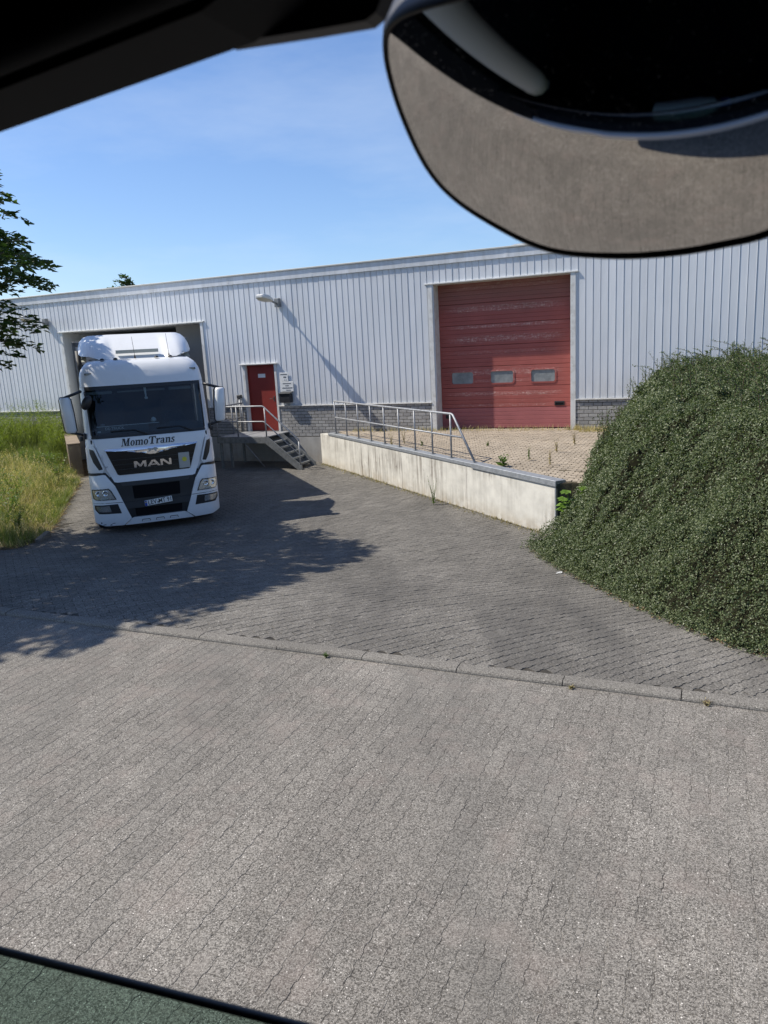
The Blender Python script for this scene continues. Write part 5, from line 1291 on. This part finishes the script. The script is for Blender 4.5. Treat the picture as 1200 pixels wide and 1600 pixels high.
# broken kerb pieces at the bank edge
for i, (px_, py_, rz, lab) in enumerate(((-6.72, 14.45, 1.75, 'grey edging stone half buried at the corner of the grass bank'),)):
    b = MB(); b.box((-0.42, -0.05, -0.1), (0.42, 0.05, 0.10), 0.02, 2); t = b.build('edging_stone', M_KERB); t.location = (px_, py_, float(zg(px_, py_))); t.rotation_euler = (0.05, 0.03, rz); tag(t, lab, 'edging stone')

# --- tree at the left: trunk outside the frame, branches reaching in
def limb(mb, a, c, r0, r1, sag=0.0, n=6):
    a = np.array(a); c = np.array(c)
    pts = [a + (c - a) * t + np.array([0, 0, sag * math.sin(math.pi * t)]) + rng.normal(0, 0.03, 3) * (0 < t < 1) for t in np.linspace(0, 1, n)]
    mb.tube([tuple(p) for p in pts], r0, 6, True, rs=[r0 + (r1 - r0) * t for t in np.linspace(0, 1, n)]); return pts
def make_tree(name, base, height, crown_c, crown_r, ntips, label, leaves_per, lsize, clip=None, spray=0.55):
    t = empty(name, base); tag(t, label, 'tree')
    B = np.array(base); mb = MB()
    limb(mb, (0, 0, -0.2), (0.05, 0.1, height * 0.8), 0.17, 0.05, 0, 8); mb.build('trunk', M_BARK, t)
    br = MB(); LP, LD, LN, LS = [], [], [], []
    cc = np.array(crown_c); cr = np.array(crown_r)
    tips = 0; tries = 0
    while tips < ntips and tries < 60000:
        tries += 1
        v = unit(rng.normal(0, 1, 3)); r = rng.uniform(0.35, 1.0) ** 0.6
        p = cc + cr * v * r
        if clip is not None and not clip(p): continue
        tips += 1
        root = np.array([0, 0, 0]) + np.array([0.03, 0.05, max(1.6, min(height * 0.78, p[2] - B[2] - 0.35 * np.hypot(*(p - B)[:2])))])
        loc = p - B; s0 = root + (loc - root) * 0.45
        if tips % 4 == 0: limb(br, root, loc, 0.035, 0.008, 0.15)
        out = unit((loc - root) * [1, 1, 0.35])
        L_ = rng.uniform(0.7, 1.25) * spray / 0.55
        start = loc - out * L_ * 0.6
        pts = [start + out * L_ * tt + np.array([0, 0, -0.30 * tt * tt * L_]) for tt in np.linspace(0, 1, 5)]
        br.tube([tuple(q) for q in pts], 0.006, 4, False, rs=[0.009, 0.008, 0.006, 0.004, 0.002])
        side = unit(np.cross(out, [0, 0, 1.0]))
        n = leaves_per; tt = rng.uniform(0, 1, n); ww = rng.normal(0, 0.30, n) * (1.05 - tt * 0.75) * spray
        pos = start + out * (L_ * tt)[:, None] + np.array([0, 0, -0.30]) * ((tt ** 2) * L_ + np.abs(ww) * 0.5)[:, None] + side * ww[:, None] + rng.normal(0, 0.03, (n, 3))
        LP.append(pos); LD.append(out + side * np.sign(ww)[:, None] * 0.8 + rng.normal(0, 0.35, (n, 3)) + [0, 0, -0.25]); LN.append(np.array([0, 0, 1.0]) + rng.normal(0, 0.35, (n, 3))); LS.append(rng.uniform(0.7, 1.2, n) * lsize)
    LP = np.concatenate(LP); LD = np.concatenate(LD); LN = np.concatenate(LN); LS = np.concatenate(LS)
    br.build('branches', M_BARK, t)
    link('crown', leaves_mesh('crown', LP, LD, LN, LS, LS * 0.70), M_TLEAF, t)
    return t
# outline of the crown towards the yard: how far right it may reach at each height and distance
_ol = np.array([(200, -60), (228, 5), (255, 20), (275, -5), (320, 20), (345, 5), (370, 60), (400, 62), (425, 84), (455, 40), (490, 62), (520, 78), (540, 30), (560, 10), (575, -60)], float)
def clipL(p):
    px_, py_, dz = px_of(p)
    if dz < 1: return False
    if py_ < 195: lim = 60 + (195 - py_) * 0.5
    else: lim = np.interp(py_, _ol[:, 0], _ol[:, 1])
    if not (px_ < lim - 20 and p[2] > 3.4): return False
    h_ = p[2] - 0.2; gx_, gy_ = p[0] + 0.818 * h_, p[1] - 0.10 * h_        # where its shadow falls
    return gx_ < np.interp(gy_, [7.2, 7.7, 8.4, 10.5, 12.6, 13.4, 15], [-4.4, -2.7, -2.0, -1.1, -0.40, -0.7, -2.2])
make_tree('roadside_tree', (-9.0, 11.6, 0.45), 9.0, (-8.6, 12.4, 6.6), (4.0, 5.0, 3.9), 700, 'dark leafy tree with drooping branches reaching in from the left', 58, 0.138, clipL)
bt = fac(-20.6, -7.0)
make_tree('distant_tree', (bt[0], bt[1], 0), 7.5, (bt[0], bt[1], 6.5), (0.85, 0.85, 0.7), 30, 'small bright tree top showing above the warehouse roof', 70, 0.13, None, 0.5)

# --- weeds, each a plant of its own
def weed(name, loc, h, nst, label, m=M_WLEAF, leaf=0.05, group='weeds in the paving', spread=0.25, leafn=9):
    t = empty(name, loc); tag(t, label, 'weed', group)
    b = MB(); LP, LD, LN, LS = [], [], [], []
    for i in range(nst):
        a = rng.uniform(0, 6.28); hh = h * rng.uniform(0.6, 1.05); o_ = np.array([math.cos(a), math.sin(a), 0]) * hh * spread * rng.uniform(0.3, 1)
        pts = [np.array([0, 0, 1]) * hh * k + o_ * k ** 1.5 for k in np.linspace(0, 1, 5)]
        b.tube([tuple(q) for q in pts], 0.004, 4, False, rs=[0.005, 0.0045, 0.004, 0.003, 0.0015])
        for k in np.linspace(0.08, 1, leafn):
            LP.append(np.array([0, 0, 1]) * hh * k + o_ * k ** 1.5); LD.append(np.array([*rng.normal(0, 1, 2), 0.5])); LN.append(np.array([0, 0, 1]) + rng.normal(0, 0.4, 3)); LS.append(leaf * rng.uniform(0.6, 1.2) * (1.15 - 0.6 * k))
    LS = np.array(LS); b.build('stem', M_TWIG if m is M_DRY else m, t)
    link('leaves', leaves_mesh('leaves', np.array(LP), np.array(LD), np.array(LN), LS, LS * 0.42), m, t)
    return t
weed('wall_weed', (1.10, 16.28, 0.0), 0.62, 9, 'tall straggly green weed at the foot of the retaining wall', leaf=0.06, group=None)
weed('rosette_weed', (2.45, 15.02, PZ), 0.22, 12, 'single broad-leaved green weed on the platform by the steel edge', leaf=0.16, group=None, spread=0.9, leafn=3)
for i, (xx, yy, h_, m_, lab) in enumerate(((0.62, 19.5, 0.42, M_DRY, 'dark dry weed stalk behind the railing, right one of the pair'), (0.28, 19.3, 0.38, M_DRY, 'dark dry weed stalk behind the railing, left one of the pair'), (1.05, 18.9, 0.14, M_WLEAF, 'low green weed clump on the platform behind the railing'), (3.36, 14.9, 0.30, M_DRY, 'thin dry weed on the platform nearest to the shrub'), (3.10, 15.7, 0.26, M_WLEAF, 'thin green weed on the platform between the rosette and the shrub'), (3.9, 16.6, 0.30, M_DRY, 'dry weed on the platform beside the shrub, halfway to the red door'), (4.55, 17.6, 0.34, M_DRY, 'upright dry weed beside the shrub near the red door'), (2.6, 18.2, 0.12, M_WLEAF, 'tiny green weed in the middle of the platform paving'))):
    weed('platform_weed', (xx, yy, PZ), h_, 6, lab, m_, 0.05, 'weeds on the platform', 0.3)
# dry grass fringe along the facade foot on the platform
n = 2600; s_ = np.concatenate([rng.uniform(-6.6, 0.05, n // 2), rng.uniform(0.05, 2.6, n // 2)]); d_ = np.abs(rng.normal(0, 0.10, n)) + 0.03 + np.where(s_ > 0.1, rng.uniform(0, 0.5, n) * (s_ > 0.3), 0)
x = P0[0] + T2[0] * s_ + N2[0] * d_; y = P0[1] + T2[1] * s_ + N2[1] * d_
keepm = (rng.uniform(0, 1, n) < 0.45) | (s_ > 0.1); x, y = x[keepm], y[keepm]
o = link('dry_fringe', blades_mesh('dry_fringe', np.stack([x, y, np.full(len(x), PZ - 0.01)], 1), rng.normal(0, 0.05, (len(x), 3)) * [1, 1, 0], rng.uniform(0.05, 0.22, len(x)), rng.uniform(0.005, 0.012, len(x))), M_DRY); tag(o, 'dry grass fringe at the foot of the warehouse wall on the platform', 'dry grass', kind='stuff')
# crumbs, moss and straw along the foot of the retaining wall
n = 1500; u_ = rng.uniform(-0.8, LW, n); d_ = np.abs(rng.normal(0, 0.10, n)) + 0.01
x = WALLA[0] + WU[0] * u_ + WN[0] * d_; y = WALLA[1] + WU[1] * u_ + WN[1] * d_
o = link('wall_foot_moss', blades_mesh('wall_foot_moss', np.stack([x, y, zg(x, y)], 1), rng.normal(0, 0.03, (n, 3)) * [1, 1, 0], rng.uniform(0.01, 0.06, n), rng.uniform(0.006, 0.016, n)), leafm('straw_moss', (0.20, 0.16, 0.07), (0.30, 0.25, 0.12), 0.2)); tag(o, 'straw and moss along the foot of the pale concrete wall', 'moss', kind='stuff')
# kerb weeds
for i, (ss, h_, m_, lab) in enumerate(((-3.42, 0.05, M_WLEAF, 'small green weed at the kerb in the edge of the tree shadow'), (-1.05, 0.035, M_DRY, 'pale dry tuft at the kerb, leftmost of the tufts on its right half'), (0.02, 0.05, M_DRY, 'straw-coloured tuft at the kerb below the retaining wall end'), (0.98, 0.045, M_WLEAF, 'low green tuft at the kerb left of the bright upright one'), (1.52, 0.085, M_WLEAF, 'bright green upright tuft at the kerb, tallest of the row'), (2.25, 0.05, M_DRY, 'dry tuft at a kerb joint near the right edge'), (2.45, 0.055, M_WLEAF, 'green tuft at the kerb, rightmost of the row'))):
    xx, yy = sw(ss, KW0 - 0.02); weed('kerb_weed', (xx, yy, 0.5), h_, 8, lab, m_, 0.030, 'weeds along the kerb', 1.1, 5)
# lobed bright plant at the wall end
t = empty('lobed_plant', (3.24, 12.80, 0.40)); tag(t, 'bright green broad-lobed plant between the wall end and the shrub', 'plant')
stm = MB(); LP, LD, LN, LS = [], [], [], []
for i in range(14):
    a = rng.uniform(0, 6.28); tip = np.array([math.cos(a) * 0.16, math.sin(a) * 0.14 - 0.16, rng.uniform(0.12, 0.60)])
    stm.tube([(0, 0, 0), tuple(tip * 0.5 + [0, 0, 0.05]), tuple(tip)], 0.006, 5, False)
    for k in (-1.1, -0.5, 0, 0.5, 1.1):
        LP.append(tip); LD.append(np.array([math.cos(a + k), math.sin(a + k), -0.25])); LN.append(np.array([0, -0.3, 1.0]) + rng.normal(0, 0.15, 3)); LS.append(rng.uniform(0.12, 0.19))
stm.build('stems', M_FIG, t); LS = np.array(LS); link('leaves', leaves_mesh('leaves', np.array(LP), np.array(LD), np.array(LN), LS, LS * 0.6, 0.05), M_FIG, t)
# litter
b = MB(); b.bm.faces.new([b.bm.verts.new(p) for p in ((-0.05, -0.02, 0.0), (0.04, -0.03, 0.006), (0.055, 0.02, 0.018), (-0.02, 0.035, 0.004))]); r_ = bmesh.ops.solidify(b.bm, geom=b.bm.faces[:], thickness=0.002)
o = b.build('paper_scrap', M_SIGN); o.location = (2.50, 10.55, float(zg(2.50, 10.55)) + 0.004); tag(o, 'small crumpled white paper scrap on the yard beside the shrub', 'litter')

# ================================================================== THE CAB THE PICTURE IS TAKEN FROM  (local x along its side, +y outwards)
CA = R(-26)
oc = empty('own_lorry_cab', (0, 0.5, 0), CA); tag(oc, 'dark window frame, lowered side glass and kerb mirror of the cab the view is from', 'lorry cab')
M_LINING = mat('black_roof_lining', (0.010, 0.011, 0.014), 0.75, spec=0.2)
M_FRAMEG = mat('dark_grey_frame', (0.045, 0.045, 0.047), 0.55)
M_SILVERP = mat('pale_door_paint', (0.62, 0.65, 0.68), 0.3, coat=0.3)
M_CREAMT = mat('cream_trim', (0.55, 0.50, 0.40), 0.7)
Z0 = ZC
b = MB(); b.prism([(-0.84, Z0 + 0.144), (-0.072, Z0 + 0.192), (-0.03, Z0 + 0.205), (0.0, Z0 + 0.23), (0.03, Z0 + 0.42), (0.03, Z0 + 0.62), (-0.84, Z0 + 0.62)], 'y', -0.055, -0.002); b.build('window_header', M_LINING, oc)
b = MB(); b.tube([(-0.84, -0.062, Z0 + 0.161), (-0.60, -0.062, Z0 + 0.176), (-0.072, -0.062, Z0 + 0.209), (-0.02, -0.062, Z0 + 0.225)], 0.013, 8); b.build('header_trim', M_LINING, oc)
b = MB(); b.tube([(-0.84, -0.004, Z0 + 0.150), (-0.60, -0.004, Z0 + 0.165), (-0.10, -0.004, Z0 + 0.197)], 0.006, 8); b.build('window_seal', M_FRAMEG, oc)
b = MB(); b.prism([(-0.095, Z0 + 0.196), (-0.03, Z0 + 0.1905), (0.006, Z0 + 0.188), (0.013, Z0 + 0.191), (0.022, Z0 + 0.205), (0.06, Z0 + 0.36), (0.02, Z0 + 0.40), (-0.02, Z0 + 0.24)], 'y', -0.0015, 0.012); b.build('corner_cover', M_FRAMEG, oc)
gtop = [(-0.84, Z0 - 0.683), (-0.57, Z0 - 0.643), (-0.128, Z0 - 0.578), (0.25, Z0 - 0.522)]
b = MB(); b.prism([(p[0], p[1]) for p in gtop] + [(0.50, Z0 - 0.60), (0.50, Z0 - 1.05), (-0.84, Z0 - 1.05)], 'y', 0.0, 0.004); b.build('side_glass', M_GREENGL, oc)
b = MB(); b.tube([(p[0], 0.002, p[1]) for p in gtop], 0.0042, 8); b.build('glass_edge', M_BLACK, oc)
MB().box((-1.0, 0.05, 0.95), (1.25, 0.09, Z0 - 1.0), 0.015, 2).build('door_skin', M_SILVERP, oc)
MB().box((-1.0, -0.06, Z0 - 1.04), (1.25, 0.06, Z0 - 0.995), 0.01).build('window_sill', M_LINING, oc)
MB().box((-1.0, -0.04, Z0 - 1.0), (-0.82, 0.085, Z0 + 0.65)).build('rear_pillar', M_LINING, oc)
MB().box((0.50, -0.04, Z0 - 1.0), (0.62, 0.085, Z0 + 0.65)).build('front_pillar', M_LINING, oc)
MB().box((0.031, -0.03, Z0 + 0.50), (0.62, 0.085, Z0 + 0.66)).build('roof_edge', M_LINING, oc)
MB().box((-1.0, -2.3, Z0 + 0.62), (1.25, -0.035, Z0 + 0.66)).build('roof', M_LINING, oc)
MB().box((-1.0, -2.3, 1.55), (1.25, 0.045, 1.60)).build('floor', M_LINING, oc)
MB().box((-1.0, -2.3, 0.95), (1.25, -2.26, Z0 + 0.62)).build('far_side', M_LINING, oc)
MB().box((-1.02, -2.3, 0.95), (-0.98, 0.05, Z0 + 0.62)).build('rear_wall', M_LINING, oc)
MB().box((1.22, -2.3, 0.95), (1.26, 0.05, Z0 + 0.62)).build('front_wall', M_LINING, oc)
b = MB(); b.tube([(-0.55, -0.10, Z0 - 0.62), (-0.53, -0.10, Z0 - 0.55), (-0.50, -0.09, Z0 + 0.45)], 0.07, 12); b.build('belt_pillar_trim', M_CREAMT, oc)
b = MB(); b.box((-0.66, -0.16, Z0 - 0.74), (-0.54, -0.10, Z0 - 0.63), 0.015, 2); b.build('belt_buckle', M_GALV, oc)
mi = empty('kerb_mirror', (0.1217, 0.145, 3.597)); mi.parent = oc
rot = Matrix.Rotation(-CA, 3, 'Z')
e1 = rot @ Vector((0.961, -0.276, 0)); e2 = rot @ Vector((-0.212, -0.740, 0.638)); en = rot @ Vector((-0.176, -0.614, -0.770)).normalized()
OUT = [(-0.1019, 0.0882), (-0.1266, 0.0796), (-0.1442, 0.0709), (-0.1558, 0.061), (-0.1615, 0.0491), (-0.1638, 0.0278), (-0.1611, -0.0078), (-0.1506, -0.0564), (-0.1333, -0.0873), (-0.1017, -0.1112), (-0.0524, -0.136), (0.0022, -0.1326), (0.0524, -0.123), (0.0895, -0.1128), (0.1199, -0.1035), (0.1525, -0.0756), (0.1608, -0.0328), (0.1501, 0.0182), (0.129, 0.0607), (0.0894, 0.0959), (0.0423, 0.1104), (-0.0054, 0.1104), (-0.0582, 0.1013)]
def smooth_loop(p, n=6):
    p = [Vector(q) for q in p]; o = []
    for i in range(len(p)):
        a, b_, c, d = p[i - 1], p[i], p[(i + 1) % len(p)], p[(i + 2) % len(p)]
        for k in range(n):
            t = k / n; o.append(0.5 * ((2 * b_) + (c - a) * t + (2 * a - 5 * b_ + 4 * c - d) * t * t + (3 * b_ - a - 3 * c + d) * t ** 3))
    return o
loop = smooth_loop(OUT)
MR = 0.36
ML, MV, MU = 0.036, 0.010, 0.090
def mp3(u, v, lift=0.0): return e1 * u + e2 * v + en * (ML + lift - ((u - MU) ** 2 + (v - MV) ** 2) / (2 * MR))
b = MB(); nr = 14; rings = []
for k in range(1, nr + 1): rings.append([b.bm.verts.new(mp3(p.x * 0.965 * k / nr, p.y * 0.965 * k / nr)) for p in loop])
c0 = b.bm.verts.new(mp3(0, 0)); n_ = len(loop)
for i in range(n_): b.bm.faces.new((c0, rings[0][i], rings[0][(i + 1) % n_]))
for a, c in zip(rings, rings[1:]):
    for i in range(n_): b.bm.faces.new((a[i], c[i], c[(i + 1) % n_], a[(i + 1) % n_]))
for f in b.bm.faces: f.smooth = True
M_MIRROR = mat('mirror_glass', (0.53, 0.51, 0.49), 0.015, metal=1.0)
_v = coords(M_MIRROR, 'obj'); _d = nois(M_MIRROR, _v, 900, 2, 0.5, 0.69, 0.75)
L(M_MIRROR, math_(M_MIRROR, 'ADD', math_(M_MIRROR, 'MULTIPLY', _d, 0.5), 0.02), bsdf(M_MIRROR).inputs['Roughness'])
b.build('mirror_glass', M_MIRROR, mi)
b = MB(); secs = [(0.962, 0.001), (0.972, 0.004), (0.992, 0.003), (1.0, -0.010), (0.98, -0.04), (0.8, -0.075), (0.4, -0.095)]
rings = [[b.bm.verts.new(e1 * (p.x * s) + e2 * (p.y * s) + en * (ML + l - ((p.x - MU) ** 2 + (p.y - MV) ** 2) / (2 * MR))) for p in loop] for s, l in secs]
for a, c in zip(rings, rings[1:]):
    for i in range(n_): f = b.bm.faces.new((a[i], c[i], c[(i + 1) % n_], a[(i + 1) % n_])); f.smooth = True
b.bm.faces.new(rings[-1]); b.build('mirror_housing', M_BLACK, mi)
b = MB(); a0 = -en * 0.08 + e2 * 0.02; b.tube([tuple(a0), tuple(a0 + Vector((0.08, -0.03, 0.16))), tuple(Vector((0.16, -0.13, 0.32)))], 0.022, 8); b.build('mirror_arm', M_BLACK, mi)
# things lying in the cab, seen in the mirror
t = empty('white_bottle', (0, 0.5, 0), CA); t.location = Vector((0, 0.5, 0)) + Matrix.Rotation(CA, 3, 'Z') @ Vector((0.10, -0.06, Z0 - 0.994)); t.scale = (1.5, 1.5, 1.5); tag(t, 'white plastic bottle with blue cap lying on the window sill, seen in the mirror', 'bottle')
b = MB(); b.lathe([(0.01, -0.11), (0.038, -0.10), (0.04, 0.04), (0.03, 0.08), (0.014, 0.09), (0.014, 0.10)], (0, 0, 0.04), 'x', 16); b.build('bottle_body', M_SIGN, t)
b = MB(); b.lathe([(0.016, 0.10), (0.017, 0.125), (0.012, 0.128)], (0, 0, 0.04), 'x', 14); b.build('bottle_cap', M_PLATEB, t)
